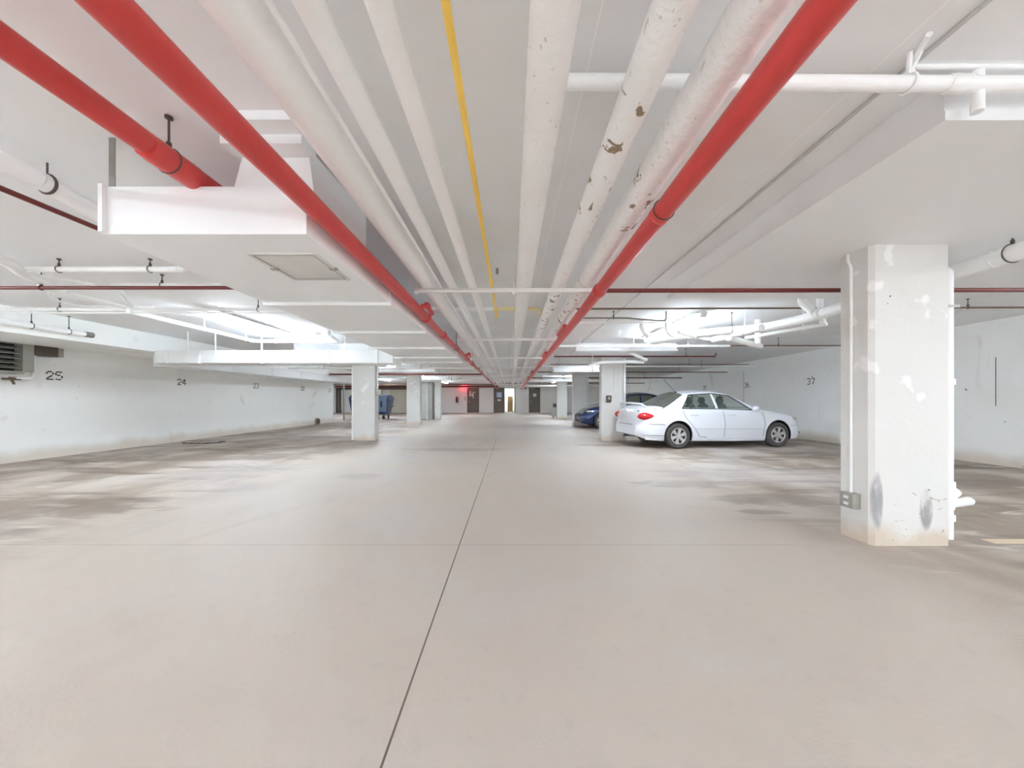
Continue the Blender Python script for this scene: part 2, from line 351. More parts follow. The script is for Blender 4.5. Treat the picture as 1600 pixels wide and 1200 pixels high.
b.build('wall_seam', NUM, wr)

# ================================================================== COLUMNS
def column(x0, x1, y, depth, label, zt, ch=.028):
    b = MB(); c = ch
    b.poly([(x0 + c, y, 0), (x1 - .008, y, 0), (x1, y + .008, 0), (x1, y + depth - c, 0), (x1 - c, y + depth, 0), (x0 + c, y + depth, 0), (x0, y + depth - c, 0), (x0, y + c, 0)], (0, 0, zt))
    return tag(b.build('concrete_column', COLM), label, 'column')
clab = ['large white concrete column nearest the camera, scuffed and chipped at its foot', 'white column in front of the tail of the white sedan',
        'white column between the blue car and the far end, third down the right row', 'white column nearest the far doors in the right row',
        'white column under the cross duct, in front of the blue dumpster', 'white column beside the plastic wrapped stack',
        'slim white post to the right of the galvanised sheets']
for i, (x0, x1, y) in enumerate(COLS):
    column(x0, x1, y, .3, clab[i], 2.51 if i == 0 else (zc(y) - .19 if i < 6 else zc(y)), .03 if i == 0 else .02)
# outlet box and conduit on the near column
t = thing('outlet_box', 'grey electrical outlet box with riser conduit on the near column', 'outlet', (2.96, 3.02, 1.22 - .9))
zb = CAMZ - (793 - HY) / 179
MB().box(2.935, 3.004, 2.965, 3.085, zb, zb + .13).build('box', GREYB, t, bevel=.004)
for k in (0, 1): MB().box(2.930, 2.936, 3.005, 3.045, zb + .025 + k * .055, zb + .05 + k * .055).build('socket', PAPER, t)
MB().tube(bend([(2.985, 3.03, zb + .12), (2.985, 3.03, 2.38), (2.985, 3.06, 2.44), (2.985, 3.06, 2.5)], .04), .011, 10).build('conduit', PIPEW, t)
# drain on the right of the near column with clean-out
t = thing('drain_stack', 'white vertical drain pipe behind the near column with cleanout stub', 'pipe', (3.83, 3.05, 0))
MB().cyl((3.83, 3.05, 0), (3.83, 3.05, 2.3), .05, 20).build('pipe_run', PIPEW, t)
for z in (.16, .30, .45, 1.35): MB().cyl((3.83, 3.05, z), (3.83, 3.05, z + .05), .062, 20).build('coupling', PIPEW, t)
MB().tube([(3.83, 3.05, .26), (3.83, 3.05, .36), (3.9, 3.05, .42)], .058, 18).build('fitting', PIPEW, t)
b = MB(); b.cyl((3.86, 3.04, .30), (4.0, 3.02, .33), .036, 16); b.ball((4.0, 3.02, .33), .036, .036, .036); b.build('cleanout', PIPEW, t)
MB().box(3.66, 3.9, 3.0, 3.03, 2.02, 2.04).build('clamp', STEEL, t)
# electrical bits on other columns
t = thing('card_reader', 'dark wall box on the column beside the white sedan', 'box', (2.98, 10.18, 1.2))
s = F / 10.2; X0 = (947 - CX) / s; zt_ = CAMZ - (618 - HY) / s
MB().box(X0, X0 + .14, 10.12, 10.2, zt_ - .2, zt_).build('box', DARKS, t, bevel=.01); MB().box(X0 + .035, X0 + .1, 10.113, 10.121, zt_ - .12, zt_ - .04).build('face_plate', GREYB, t)
MB().tube(bend([(X0 + .14, 10.17, zt_ - .05), (X0 + .2, 10.17, zt_ - .02), (X0 + .22, 10.185, zt_ + .1), (X0 + .22, 10.185, 2.45)], .05), .012, 8).build('conduit', PIPEW, t)
t = thing('junction_box', 'small grey box on a conduit beside the column under the cross duct', 'box', (-3.97, 10.3, 1.3))
MB().box(-4.03, -3.86, 10.3, 10.42, CAMZ + .12, CAMZ + .29).build('box', GREYB, t, bevel=.01); MB().cyl((-3.99, 10.36, CAMZ + .28), (-3.99, 10.36, 2.45), .03, 10).build('conduit', PIPEW, t)
pipe_thing('downpipe', 'white vertical pipe on the right side of the column by the sedan', [(3.4, 10.35, 0), (3.4, 10.35, 2.45)], .045, PIPEW)
pipe_thing('downpipe', 'thin white vertical pipe on the left side of the column under the cross duct', [(-4.76, 10.42, 0), (-4.76, 10.42, 2.45)], .035, PIPEW, couple=((0, .22),))
pipe_thing('downpipe', 'white vertical pipe beside the third column of the right row', [(3.58, 16.1, 0), (3.58, 16.1, 2.3)], .045, PIPEW)

# ================================================================== CENTRE PIPE RUN
K = -.007
def run(X, h, r, m, name, label, y0=-5.0, y1=29.5, group='ceiling pipes over the drive lane', parts=(), rr=None):
    def z(Y): return CAMZ + h + K * (Y - 3)
    t = thing(name, label, 'pipe', (X, 0, z(0)), group)
    if rr is None: pts = [(X, y0, z(y0)), (X, (y0 + y1) / 2, z((y0 + y1) / 2)), (X, y1, z(y1))]; MB().tube(pts, r, 28).build('pipe_run', m, t)
    else:
        pts = []; rad = []
        for Y, q in rr: pts.append((X, Y, z(Y))); rad.append(q)
        MB().tube(pts, rad, 28).build('pipe_run', m, t)
    for Y, q, l in parts: MB().tube([(X, Y - l, z(Y - l)), (X, Y - l * .8, z(Y)), (X, Y + l * .8, z(Y)), (X, Y + l, z(Y + l))], [q * .9, q, q, q * .9], 28).build('coupling', m, t)
    return t, z
run(-.882, 1.264, .094, PIPEW, 'insulated_pipe', 'widest white pipe, leftmost of the white pipes over the lane')
run(-.735, 1.195, .0115, PIPEW, 'conduit', 'thin white conduit hugging the right edge of the widest white pipe')
run(-.625, 1.217, .0465, PIPEW, 'water_pipe', 'narrow smooth white pipe beside the widest white pipe')
run(-.407, 1.214, .044, PIPEW, 'water_pipe', 'narrow smooth white pipe next to the yellow gas pipe')
run(.143, 1.252, .082, PIPEM, 'insulated_pipe', 'white insulated pipe just right of the yellow pipe, faintly chipped', rr=[(-5, .082), (1.5, .082), (4, .083), (29.5, .082)])
run(.519, 1.242, .0717, PIPES, 'insulated_pipe', 'flaking white insulated pipe, middle of the three right of the yellow pipe')
run(.798, 1.2577, .0876, PIPES, 'insulated_pipe', 'flaking white insulated pipe right beside the red pipe')
# yellow gas pipe
z0 = CAMZ + 1.184
t = thing('gas_pipe', 'yellow gas pipe in the middle of the white pipes', 'pipe', (-.196, 0, z0))
MB().tube([(-.196, -5, z0 + .05), (-.196, 3, z0), (-.196, 4.9, z0 - .012)], .0145, 14).build('pipe_run', YEL, t)
MB().tube([(-.196, 3.45, z0), (-.196, 3.55, z0)], .021, 14).build('coupling', YEL, t); MB().tube([(-.196, 4.5, z0 - .01), (-.196, 4.9, z0 - .012)], .022, 14).build('coupling', YEL, t)
pipe_thing('capped_stub', 'small capped pipe stub hanging behind the yellow pipe', [(-.155, 3.95, zc(3.95)), (-.155, 3.95, zc(3.95) - .06)], .016, STEEL, cat='stub')
# red pipes
t, zr = run(-1.085, 1.053, .057, RED, 'sprinkler_main', 'thick red pipe beside the big duct, left of the white pipes', y1=12,
            rr=[(-5, .057), (4.35, .057), (4.42, .046), (5.5, .046), (5.52, .042), (29, .042)], parts=((4.42, .066, .05), (5.55, .058, .05), (8.6, .055, .07), (9.6, .055, .06)))
for Y in (4.0, 8.1): 
    b = MB(); b.tube(bend([(-1.085, Y, zr(Y)), (-.98, Y, zr(Y) + .045), (-.98, Y + .12, zr(Y) + .05), (-.98, Y + .3, zr(Y) + .02)], .05), .028, 14); b.ring((-.98, Y + .04, zr(Y) + .05), (0, 1, 0), .034, .008); b.build('branch', RED, t)
for Y in (6.9, 9.9, 13.1, 16.4, 19.6): hanger(t, -1.085, Y, zr(Y), .045, (0, 1, 0))
t, zr2 = run(.866, 1.065, .0557, RED, 'sprinkler_main', 'thick red pipe right of the flaking white pipes', y1=29,
             parts=((2.02, .0585, .02), (3.38, .066, .06), (9.4, .062, .07), (10.2, .06, .04)))
b = MB(); b.ring((.866, 1.95, zr2(1.95)), (0, 1, 0), .06, .003, 24, 6); b.cyl((.866, 1.95, zr2(1.95) + .06), (.866, 1.95, zr2(1.95) + .085), .004, 6); b.build('wire_tie', DARKS, t)
for Y in (5.2, 8.0, 12.9, 16.0): MB().tube([(.866 - .05, Y, zr2(Y) + .05), (.866 - .05, Y + .7, zr2(Y) + .05)], .035, 12).build('fitting', RED, t)
run(-1.82, 1.27, .057, RED, 'sprinkler_branch', 'red pipe at upper left that passes over the big duct', y1=4.4)
b_ = [o for o in C.objects if o.name.startswith('sprinkler_branch')][-1]
zz = CAMZ + 1.27
MB().tube([(-1.82, 1.72, zz), (-1.82, 1.76, zz), (-1.82, 1.98, zz), (-1.82, 2.0, zz)], [.06, .066, .066, .06], 24).build('coupling', RED, b_)
hanger(b_, -1.82, 1.84, zz, .062, (0, 1, 0))

# trapeze bars: one built, the rest copied
def trapeze():
    t = thing('trapeze_bar', 'white strut bar carrying the ceiling pipes', 'support bar', (0, 0, 0), 'strut bars under the ceiling pipes')
    b = MB(); b.box(-1.011, .937, -.0205, .0205, -.041, -.004); b.box(-1.011, .937, -.0205, -.014, -.004, 0); b.box(-1.011, .937, .014, .0205, -.004, 0); b.build('strut', STRUT, t, bevel=.0015)
    for x in (-.995, .03, .915):
        b = MB(); b.cyl((x, 0, -.06), (x, 0, .332), .006, 8); b.box(x - .018, x + .018, -.018, .018, -.052, -.041); b.cyl((x, 0, -.052), (x, 0, -.064), .011, 6); b.build('rod', STRUT, t)
    return t
tr = trapeze()
TY = [3.64, 6.5, 9.25, 11.9, 14.5, 17.1, 19.7, 22.3, 24.9, 27.5]
for i, Y in enumerate(TY):
    o = tr if i == 0 else copy_tree(tr)
    o.location = (0, Y, CAMZ + 1.17 + K * (Y - 3)); o['o'] = tuple(o.location)
    o['label'] = 'white strut bar under the ceiling pipes, %s from the camera' % ORD[i]
# pipes crossing above the run
pipe_thing('water_pipe', 'white cross pipe above the centre pipes behind the first strut bar', [(-1.3, 5.35, CAMZ + 1.40), (-.2, 5.35, CAMZ + 1.40)], .03, PIPEW)
pipe_thing('gas_pipe', 'pale yellow cross pipe above the centre pipes', [(-.19, 5.35, CAMZ + 1.40), (.45, 5.35, CAMZ + 1.40), (.45, 5.35, CAMZ + 1.3)], .03, YELP, rad=.04)
pipe_thing('water_pipe', 'thick white cross pipe above the flaking pipes at upper right', [(.18, 1.53, CAMZ + 1.405), (1.9, 1.53, CAMZ + 1.395), (9.0, 1.53, CAMZ + 1.35)], .031, PIPEW, rad=0.01, couple=((1, .01),), cm=PIPEW)
t = thing('pipe_hanger', 'white double rod hanger holding the upper right cross pipe', 'hanger', (1.76, 1.53, 2.65))
b = MB(); b.cyl((1.735, 1.50, zc(1.5)), (1.76, 1.53, 2.66), .009, 8); b.cyl((1.785, 1.50, zc(1.5)), (1.765, 1.53, 2.66), .007, 8); b.build('rod', PIPEW, t)
b = MB(); b.ring((1.76, 1.53, CAMZ + 1.395), (1, 0, 0), .036, .006, 20, 6); b.box(1.745, 1.775, 1.515, 1.545, CAMZ + 1.43, CAMZ + 1.45); b.build('ring', PIPEW, t)

# ================================================================== BIG DUCT
D0, D1, DT = CAMZ + .946, CAMZ + 1.222, 9.0
t = thing('main_duct', 'big white rectangular duct hanging left of the red pipe', 'duct', (-1.8, 1.98, D0))
def dl(Y): return -2.347 - (Y - 1.98) * .029
b = MB(); b.hexa([(dl(1.98), 1.98, D0), (-1.17, 1.98, D0), (-1.17, DT, D0 - .035), (dl(DT), DT, D0 - .035), (dl(1.98), 1.98, D1), (-1.17, 1.98, D1), (-1.17, DT, D1 - .035), (dl(DT), DT, D1 - .035)])
b.build('duct_body', DUCT, t, bevel=.008)
for Y in (3.36, 4.74, 6.15, 7.5, 8.4):
    z = D0 - .005 * (Y - 1.98); b = MB(); b.box(dl(Y) - .012, -1.158, Y - .018, Y + .018, z - .03, z + .002); b.box(dl(Y) - .012, dl(Y), Y - .022, Y + .022, z, D1 - .03); b.box(-1.17, -1.158, Y - .022, Y + .022, z, D1 - .03)
    b.build('flange', DUCT, t, bevel=.003)
b = MB(); b.box(dl(1.98) + .01, dl(1.98) + .035, 1.955, 1.98, D0 + .005, D1); b.build('corner_strip', DUCT, t)
b = MB(); z = D0 - .001
xs0, xs1, ys0, ys1 = -1.70, -1.27, 2.24, 2.72
for x in (xs0, xs1): b.box(x - .012, x + .012, ys0, ys1, z - .008, z)
for y in (ys0, ys1): b.box(xs0, xs1, y - .012, y + .012, z - .008, z)
b.box(xs0 + .012, xs1 - .012, ys0 + .012, ys1 - .012, z - .004, z); b.build('access_panel', PANEL, t, bevel=.002)
b = MB()
for x in (xs0 + .018, xs1 - .018): b.box(x - .003, x + .003, ys0 + .015, ys1 - .015, z - .006, z)
for y in (ys0 + .018, ys1 - .018): b.box(xs0 + .02, xs1 - .02, y - .003, y + .003, z - .006, z)
b.build('panel_gap', STEEL, t)
for xa in (xs0 - .02, xs1 - .03): MB().box(xa, xa + .05, 2.47, 2.50, z - .014, z).build('latch', GREYB, t)
b = MB(); b.box(-2.315, -2.28, 1.99, 1.995, D1 - .25, zc(2)); b.build('strap', STEEL, t)
b = MB(); b.box(dl(6) - .02, dl(6) - .015, 5.98, 6.01, D0, zc(6)); b.build('strap', STEEL, t)
b = MB(); b.hexa([(-1.66, 2.06, D1), (-1.172, 2.06, D1), (-1.172, 2.8, D1), (-1.66, 2.8, D1), (-1.54, 2.0, zc(2) - .05), (-1.172, 2.0, zc(2) - .05), (-1.172, 2.8, zc(2)), (-1.54, 2.8, zc(2))]); b.build('riser', DUCT, t)
b = MB(); b.box(-1.6, -1.15, 1.8, 2.04, zc(2) - .05, zc(2)); b.box(-1.6, -1.15, 1.9, 2.04, zc(2) - .1, zc(2) - .05); b.build('collar', DUCT, t)
# cross duct at the end of the big duct, elbow, and duct along the left wall
t = thing('cross_duct', 'white rectangular duct crossing the left bay in front of the column', 'duct', (-5, 7.84, CAMZ + .8))
zb, zt2, YD = CAMZ + .79, CAMZ + 1.066, 7.5
b = MB(); b.box(-7.55, -2.56, YD, YD + .6, zb, zt2); b.build('duct_body', DUCT, t, bevel=.01)
pts = []
for k in range(9):
    a = math.pi / 2 * k / 8; pts.append((-7.55 - .45 * math.sin(a), YD + .45 - .45 * math.cos(a)))
poly = [(x, y, zb) for x, y in pts] + [(-8.0, YD + .8, zb), (-7.55, YD + .8, zb)]
MB().poly(poly, (0, 0, zt2 - zb)).build('elbow', DUCT, t)
for X in (-7.45, -6.75, -5.4, -3.95, -2.9):
    b = MB(); b.box(X - .016, X + .016, YD - .018, YD, zb - .012, zt2 + .01); b.box(X - .016, X + .016, YD, YD + .6, zb - .012, zb); b.build('seam', DUCT, t)
for X in (-7.0, -6.4, -5.4, -3.6, -3.1): MB().box(X - .012, X + .012, YD - .012, YD - .002, zt2 - .1, zc(YD)).build('strap', PIPEW, t)
t = thing('wall_duct', 'long white duct running along the left wall toward the back', 'duct', (-8.2, 8.65, zb))
b = MB(); b.box(-8.6, -8.0, YD + .81, 18.5, zb, zt2); b.build('duct_body', DUCT, t, bevel=.01)
for Y in (10, 11.6, 13.2, 14.8, 16.4): MB().box(-8.61, -7.985, Y - .02, Y + .02, zb - .012, zt2 + .01).build('seam', DUCT, t)

# ================================================================== PIPES, LEFT BAY
pipe_thing('drain_pipe', 'white pipe at upper left ending in taped joint left of the big duct', [(-2.95, -2, CAMZ + 1.40), (-2.95, 2.15, CAMZ + 1.375)], .058, PIPEW, seg=20)
t = pipe_thing('drain_elbow', 'taped white pipe elbow behind the big duct corner at upper left', [(-2.95, 2.16, CAMZ + 1.375), (-2.95, 2.5, CAMZ + 1.32), (-2.80, 2.72, CAMZ + 1.24), (-2.62, 2.8, CAMZ + 1.2)], .056, PIPEW, cat='pipe')
b = MB(); b.ring((-2.95, 2.2, CAMZ + 1.37), (0, 1, 0), .06, .008); b.cyl((-2.95, 2.2, CAMZ + 1.43), (-2.95, 2.2, zc(2.2)), .005, 6); b.build('clamp', DARKS, t)
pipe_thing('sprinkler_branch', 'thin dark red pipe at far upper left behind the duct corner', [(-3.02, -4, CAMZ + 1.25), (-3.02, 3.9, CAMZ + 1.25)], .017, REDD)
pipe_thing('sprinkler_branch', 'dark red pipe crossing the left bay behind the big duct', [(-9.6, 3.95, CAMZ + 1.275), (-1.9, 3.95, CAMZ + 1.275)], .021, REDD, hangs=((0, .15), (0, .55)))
# upper white cross pipes with hangers
pp = P(30, 420, 1.36)
pipe_thing('drain_pipe', 'thick white pipe bending down at the far left edge of the ceiling', [P(-60, 392, 1.36), P(12, 408, 1.36), P(34, 426, 1.36), P(95, 452, 1.36)], .05, PIPEW, rad=.12)
a, c_ = P(40, 421, 1.38), P(262, 415, 1.38); c_ = Vector((c_.x, a.y, a.z))
pipe_thing('drain_pipe', 'white cross pipe with elbow cap above the left bay', [a, c_], .029, PIPEW, hangs=((0, .22), (0, .82)), couple=((0, .98),))
t = pipe_thing('pipe_elbow', 'rounded white elbow closing the left bay cross pipe', [c_ + Vector((.02, 0, 0)), c_ + Vector((.06, 0, 0)), c_ + Vector((.08, .02, .05)), (c_.x + .08, c_.y + .02, zc(c_.y))], .034, PIPEW, cat='elbow')
a = P(172, 446, 1.36); c_ = Vector((-2.3, a.y, a.z))
pipe_thing('drain_pipe', 'white cross pipe just above the dark red pipe in the left bay', [P(205, 478, 1.3), P(188, 456, 1.34), a, c_], .027, PIPEW, hangs=((2, .25),), rad=.1)
a = P(-30, 483.5, 1.32); pipe_thing('water_pipe', 'pale cross pipe below the dark red pipe in the left bay', [(XL, a.y, a.z), (-2.5, a.y, a.z)], .027, PIPEW, hangs=((0, .42), (0, .83)), couple=((0, .36),))
pipe_thing('conduit', 'thin conduit strapped under the pale cross pipe', [(XL, a.y, a.z - .05), (-2.5, a.y, a.z - .05)], .011, PIPEW)
pipe_thing('drain_pipe', 'slanting white pipe with dark top above the parking number 25', [P(60, 448, 1.34), P(195, 480, 1.34)], .03, PIPEW)
pipe_thing('drain_pipe', 'small white pipe sloping beneath the slanting one in the left bay', [P(40, 428, 1.39), P(145, 444, 1.39), P(150, 452, 1.34)], .018, PIPEW, rad=.05)
pipe_thing('conduit', 'thin bent conduit near the left bay hangers', [P(75, 458, 1.4), P(88, 470, 1.38), P(125, 478, 1.38), P(240, 480, 1.38)], .012, PIPEW, rad=.06)
# white pipe with clevis hangers that turns across
a, c_ = P(200, 486, 1.27), P(398, 533, 1.27); d_ = Vector(((528 - CX) / (F / c_.y), c_.y, c_.z)); e_ = P(505, 522, 1.27)
pipe_thing('drain_pipe', 'bright white pipe under the left strip light that turns toward the duct', [a, c_, d_, (e_.x, d_.y - .55, d_.z + .02)], .036, PIPEW, hangs=((0, .5), (0, .9), (1, .25), (1, .85)), hm=PIPEW, rad=.1, couple=((0, .97),))
b = thing('valve', 'two round white pipe caps near the big duct edge', 'pipe cap', tuple(P(505, 520, 1.3)))
q = P(500, 521, 1.3); MB().tube([q + Vector((-.08, 0, 0)), q + Vector((0, .02, .0))], .04, 16).build('cap', PIPEW, b); q = P(511, 519, 1.33); MB().tube([q + Vector((0, -.05, 0)), q + Vector((0, .06, 0))], .045, 16).build('cap', PIPEW, b)
# wall pipes near the vent
t = thing('wall_pipe', 'long white pipe with end cap along the bulkhead above number 25', 'pipe', tuple(P(130, 516, 1.12)))
a, c_ = P(-10, 500, 1.2), P(132, 522, 1.2)
MB().tube([a, c_], .045, 18).build('pipe_run', PIPEW, t); MB().cyl(c_, c_ + Vector((.0, .12, 0)), .052, 16).build('cap', STEEL, t)
for u in (.37, .80): p = a.lerp(c_, u); hanger(t, p.x, p.y, p.z, .045, (0, 1, 0), DARKS)
XW = XL + .10
def wp(px, py): s = (CX - px) / -XW; return Vector((XW, F / s, CAMZ + (HY - py) / s))
t = pipe_thing('wall_pipe', 'bent white pipe stepping down the left wall beside the vent', [wp(131, 516), wp(131, 536), wp(54, 535), wp(52, 592), wp(24, 590)], .03, PIPEW, rad=.1)
pipe_thing('wall_pipe', 'short horizontal white pipe above the vent', [wp(25, 527), wp(116, 526)], .024, PIPEW)
t = thing('hose_tap', 'small brown tap on the left wall under the vent', 'tap', tuple(wp(18, 592)))
p = wp(18, 592); b = MB(); b.cyl(p + Vector((0, -.12, 0)), p + Vector((0, .12, 0)), .02, 10); b.cyl(p, p + Vector((.05, 0, -.1)), .018, 10); b.ring(p + Vector((0, 0, .03)), (0, 0, 1), .03, .008); b.build('tap_body', BROWN, t)
p = wp(144, 522); t = thing('hose_tap', 'dark valve on the bulkhead at the end of the white wall pipe', 'tap', tuple(p))
b = MB(); b.cyl(p + Vector((0, -.12, 0)), p + Vector((0, .1, 0)), .025, 10); b.cyl(p, p + Vector((0, 0, -.12)), .018, 10); b.ring(p + Vector((0, 0, .04)), (0, 0, 1), .035, .01); b.build('tap_body', BROWN, t)
p = wp(64, 548); t = thing('wall_speaker', 'dark boxed motor on a bracket beside the vent', 'box', tuple(p))
b = MB(); b.box(XL, XL + .2, p.y - .16, p.y + .2, p.z - .11, p.z + .11); b.build('housing', DARKS, t, bevel=.02); MB().box(XL, XL + .24, p.y - .2, p.y + .35, p.z + .13, p.z + .15).build('bracket', DARKS, t)
MB().box(XL + .02, XL + .18, p.y + .2, p.y + .3, p.z - .1, p.z + .08).build('cover', GREYB, t, bevel=.01)
# louvre vent
t = thing('louvre_vent', 'grey metal louvre vent at the left edge of the left wall', 'vent', (XL + .2, 6.2, 1.6))
s0 = CX / 9.4; y0, y1 = 5.4, F / ((CX - 38) / 9.4)
zt3, zb3 = CAMZ + (HY - 530) / ((CX - 30) / 9.4), CAMZ + (HY - 580) / ((CX - 30) / 9.4)
b = MB(); b.box(XL, XL + .2, y1 - .02, y1 + .14, zb3, zt3); b.box(XL, XL + .2, y0 - .3, y1, zt3, zt3 + .05); b.box(XL, XL + .2, y0 - .3, y1, zb3 - .05, zb3); b.build('frame', GALV, t)
b = MB(); b.box(XL, XL + .03, y0 - .3, y1, zb3, zt3); b.build('back', BLACK, t)
for k in range(6):
    z = zb3 + .05 + k * (zt3 - zb3 - .06) / 6; b = MB(); b.hexa([(XL + .03, y0 - .3, z + .06), (XL + .19, y0 - .3, z), (XL + .19, y1 - .03, z), (XL + .03, y1 - .03, z + .06), (XL + .03, y0 - .3, z + .07), (XL + .19, y0 - .3, z + .01), (XL + .19, y1 - .03, z + .01), (XL + .03, y1 - .03, z + .07)])
    b.build('slat', GALV, t)

# ================================================================== STRIP LIGHTS
def strip():
    t = thing('strip_light', 'x', 'ceiling light', (0, 0, 0), 'fluorescent strip lights between the columns')
    b = MB(); b.box(-.055, .055, -1.2, 1.2, -.06, 0); b.box(-.055, .055, -1.22, -1.2, -.075, 0); b.box(-.055, .055, 1.2, 1.22, -.075, 0); b.build('housing', LAMPW, t, bevel=.004)
    b = MB(); b.hexa([(-.135, -1.2, -.035), (-.055, -1.2, -.035), (-.055, 1.2, -.035), (-.135, 1.2, -.035), (-.13, -1.2, -.03), (-.055, -1.2, -.015), (-.055, 1.2, -.015), (-.13, 1.2, -.03)])
    b.hexa([(.055, -1.2, -.035), (.135, -1.2, -.035), (.135, 1.2, -.035), (.055, 1.2, -.035), (.055, -1.2, -.015), (.13, -1.2, -.03), (.13, 1.2, -.03), (.055, 1.2, -.015)]); b.build('reflector', LAMPW, t)
    for x in (-.035, .035): MB().cyl((x, -1.17, -.085), (x, 1.17, -.085), .016, 12).build('tube', TUBEM, t)
    for y in (-1.19, 0, 1.19): MB().box(-.055, .055, y - .012, y + .012, -.1, -.055).build('lamp_holder', LAMPW, t)
    return t
sl = strip()
LS = [(-4.9, 6.75, 'on the left bay ceiling beside the big duct'), (3.2, 6.95, 'above the pipes between the near column and the sedan'),
      (-4.9, 13.3, 'beyond the cross duct in the left row'), (3.2, 12.0, 'behind the column beside the sedan in the right row'),
      (-4.9, 18.2, 'behind the wrapped stack on the left'), (3.2, 19.0, 'over the far right column row'),
      (-4.9, 25.5, 'near the far wall on the left'), (3.2, 25.5, 'near the far wall on the right'),
      (-4.9, -.8, 'added as fill behind the camera on the left'), (3.2, -2.2, 'added as fill behind the camera on the right'),  # unseen fill strips, added behind the camera
      (-7.3, 1.9, 'at the far left edge above the left wall vent'), (7.4, 1.2, 'added out of view beside the right wall for even light'),  # the right-hand strip is added out of frame to even the light
      (-13.5, 25, 'in the alcove beyond the left wall'), (-13.5, 21.5, 'in the alcove nearer the left wall end'), (-4.9, -4.3, 'added as fill at the back on the left'), (3.2, -4.3, 'added as fill at the back on the right'),  # the two strips at the back are added fill, never in view
      (-8.3, 22.5, 'above the blue dumpster')]
for i, (x, y, l) in enumerate(LS):
    o = sl if i == 0 else copy_tree(sl); o.location = (x, y, zc(y + 1.2) - .001); o['label'] = 'white fluorescent strip light ' + l
o = copy_tree(sl); o.location = (fx(797), YF + 1.6, 2.6); o['label'] = 'white fluorescent strip light in the room beyond the far doorway'

# ================================================================== PIPES, RIGHT BAY
# (slab conduit)
pipe_thing('conduit', 'thin grey conduit running along the slab beside the ceiling step', [(1.8, -3, zc(-3) - .012), (1.8, 28, zc(28) - .012)], .0085, GREYL)
pipe_thing('conduit', 'thin white conduit across the slab at upper right', [(1.72, 1.42, zc(1.4) - .01), (1.8, 1.56, zc(1.5) - .01), (6.5, 1.56, zc(1.5) - .01)], .011, PIPEW, rad=.03)
p = P(1482, 170, 1.38); pipe_thing('pipe_stub', 'short white vertical stub at the corner of the ceiling step', [(p.x, 1.54, zc(1.5) - .05), (p.x, 1.54, CAMZ + 1.28)], .022, PIPEW, cat='stub')
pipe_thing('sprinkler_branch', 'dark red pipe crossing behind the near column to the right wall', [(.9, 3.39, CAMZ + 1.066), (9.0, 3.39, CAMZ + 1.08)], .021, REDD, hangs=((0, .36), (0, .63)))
pipe_thing('water_pipe', 'thin brown pipe crossing the right bay below the red one', [(.95, 5.1, CAMZ + 1.335), (9.0, 5.1, CAMZ + 1.36)], .013, BROWN, hangs=((0, .72), (0, .86)))
h = 1.17
a = P(1760, 330, h); a = Vector((a.x, a.y, CAMZ + h)); p1 = P(1600, 390, h); p2 = P(1318, 480, h); p3 = P(1250, 500, h); p4 = P(1190, 513, h); p5 = P(1100, 520, h); p6 = P(1020, 533, h)
t = pipe_thing('drain_main', 'thick white drain pipe with dark top running behind the near column', [Vector((p1.x, -1, CAMZ + h)), p1, p2, p3, p4, p5, p6], .07, PIPEW, hm=DARKS, rad=.3, couple=((1, .35), (2, .5)), hangs=((1, .04), (1, .85), (4, .5)), seg=24, cm=STRUT)
MB().ring((p1.x, 2.86, CAMZ + h), (0, 1, 0), .074, .004, 28, 6).build('clamp', STRUT, t)
pipe_thing('drain_branch', 'white branch elbow from the drain down to the near column stack', [(3.83, 3.05, 2.28), (3.83, 3.05, 2.34), (p1.x - .02, 3.35, CAMZ + h)], .05, PIPEW, rad=.06)
pipe_thing('drain_branch', 'bright white pipe branching off the thick drain above the sedan', [P(1190, 512, 1.1), P(1130, 527, 1.1), P(1115, 531, 1.1)], .055, PIPEW, rad=.1, hangs=((0, .4),), hm=PIPEW, couple=((0, .95),))
pipe_thing('drain_branch', 'long thin white drain rising to the right above the sedan', [P(1165, 528, 1.1), P(1292, 506, 1.1)], .028, PIPEW, hangs=((0, .75),), hm=PIPEW)
q = P(1286, 506, 1.1); pipe_thing('floor_drain_trap', 'white trap elbow at the right end of the thin drain', [q, q + Vector((-.02, 0, .08)), q + Vector((0, .05, .16)), (q.x, q.y + .05, zc(q.y))], .042, PIPEW, cat='trap', rad=.05)
pipe_thing('drain_branch', 'white pipe running from the sedan trap toward the branch', [P(1060, 519, 1.12), P(1095, 529, 1.12), P(1125, 531, 1.12)], .03, PIPEW, rad=.1, hangs=((0, .8),), hm=PIPEW)
pipe_thing('drain_branch', 'white pipe sloping down right beneath the thick drain', [P(1138, 528, 1.05), P(1188, 541, 1.05)], .05, PIPEW)
q = P(1184, 533, 1.08); pipe_thing('floor_drain_trap', 'white vertical trap above the sedan roof on the right', [(q.x, q.y, CAMZ + 1.03), (q.x, q.y, zc(q.y))], .045, PIPEW, cat='trap', couple=((0, .3), (0, .7)))
q = P(1053, 515, 1.26); pipe_thing('floor_drain_trap', 'white looped trap hanging above the sedan trunk', [(q.x - .12, q.y, zc(q.y)), (q.x - .12, q.y, CAMZ + 1.22), (q.x, q.y, CAMZ + 1.14), (q.x + .12, q.y, CAMZ + 1.22), (q.x + .12, q.y, CAMZ + 1.3)], .04, PIPEW, cat='trap', rad=.1)
q = P(1010, 528, 1.15); pipe_thing('floor_drain_trap', 'white down pipe elbow at the left end of the thick drain', [(q.x - .06, q.y, zc(q.y)), (q.x - .06, q.y, CAMZ + 1.28), (q.x + .05, q.y, CAMZ + 1.18)], .055, PIPEW, cat='trap', rad=.08, couple=((0, .5),))
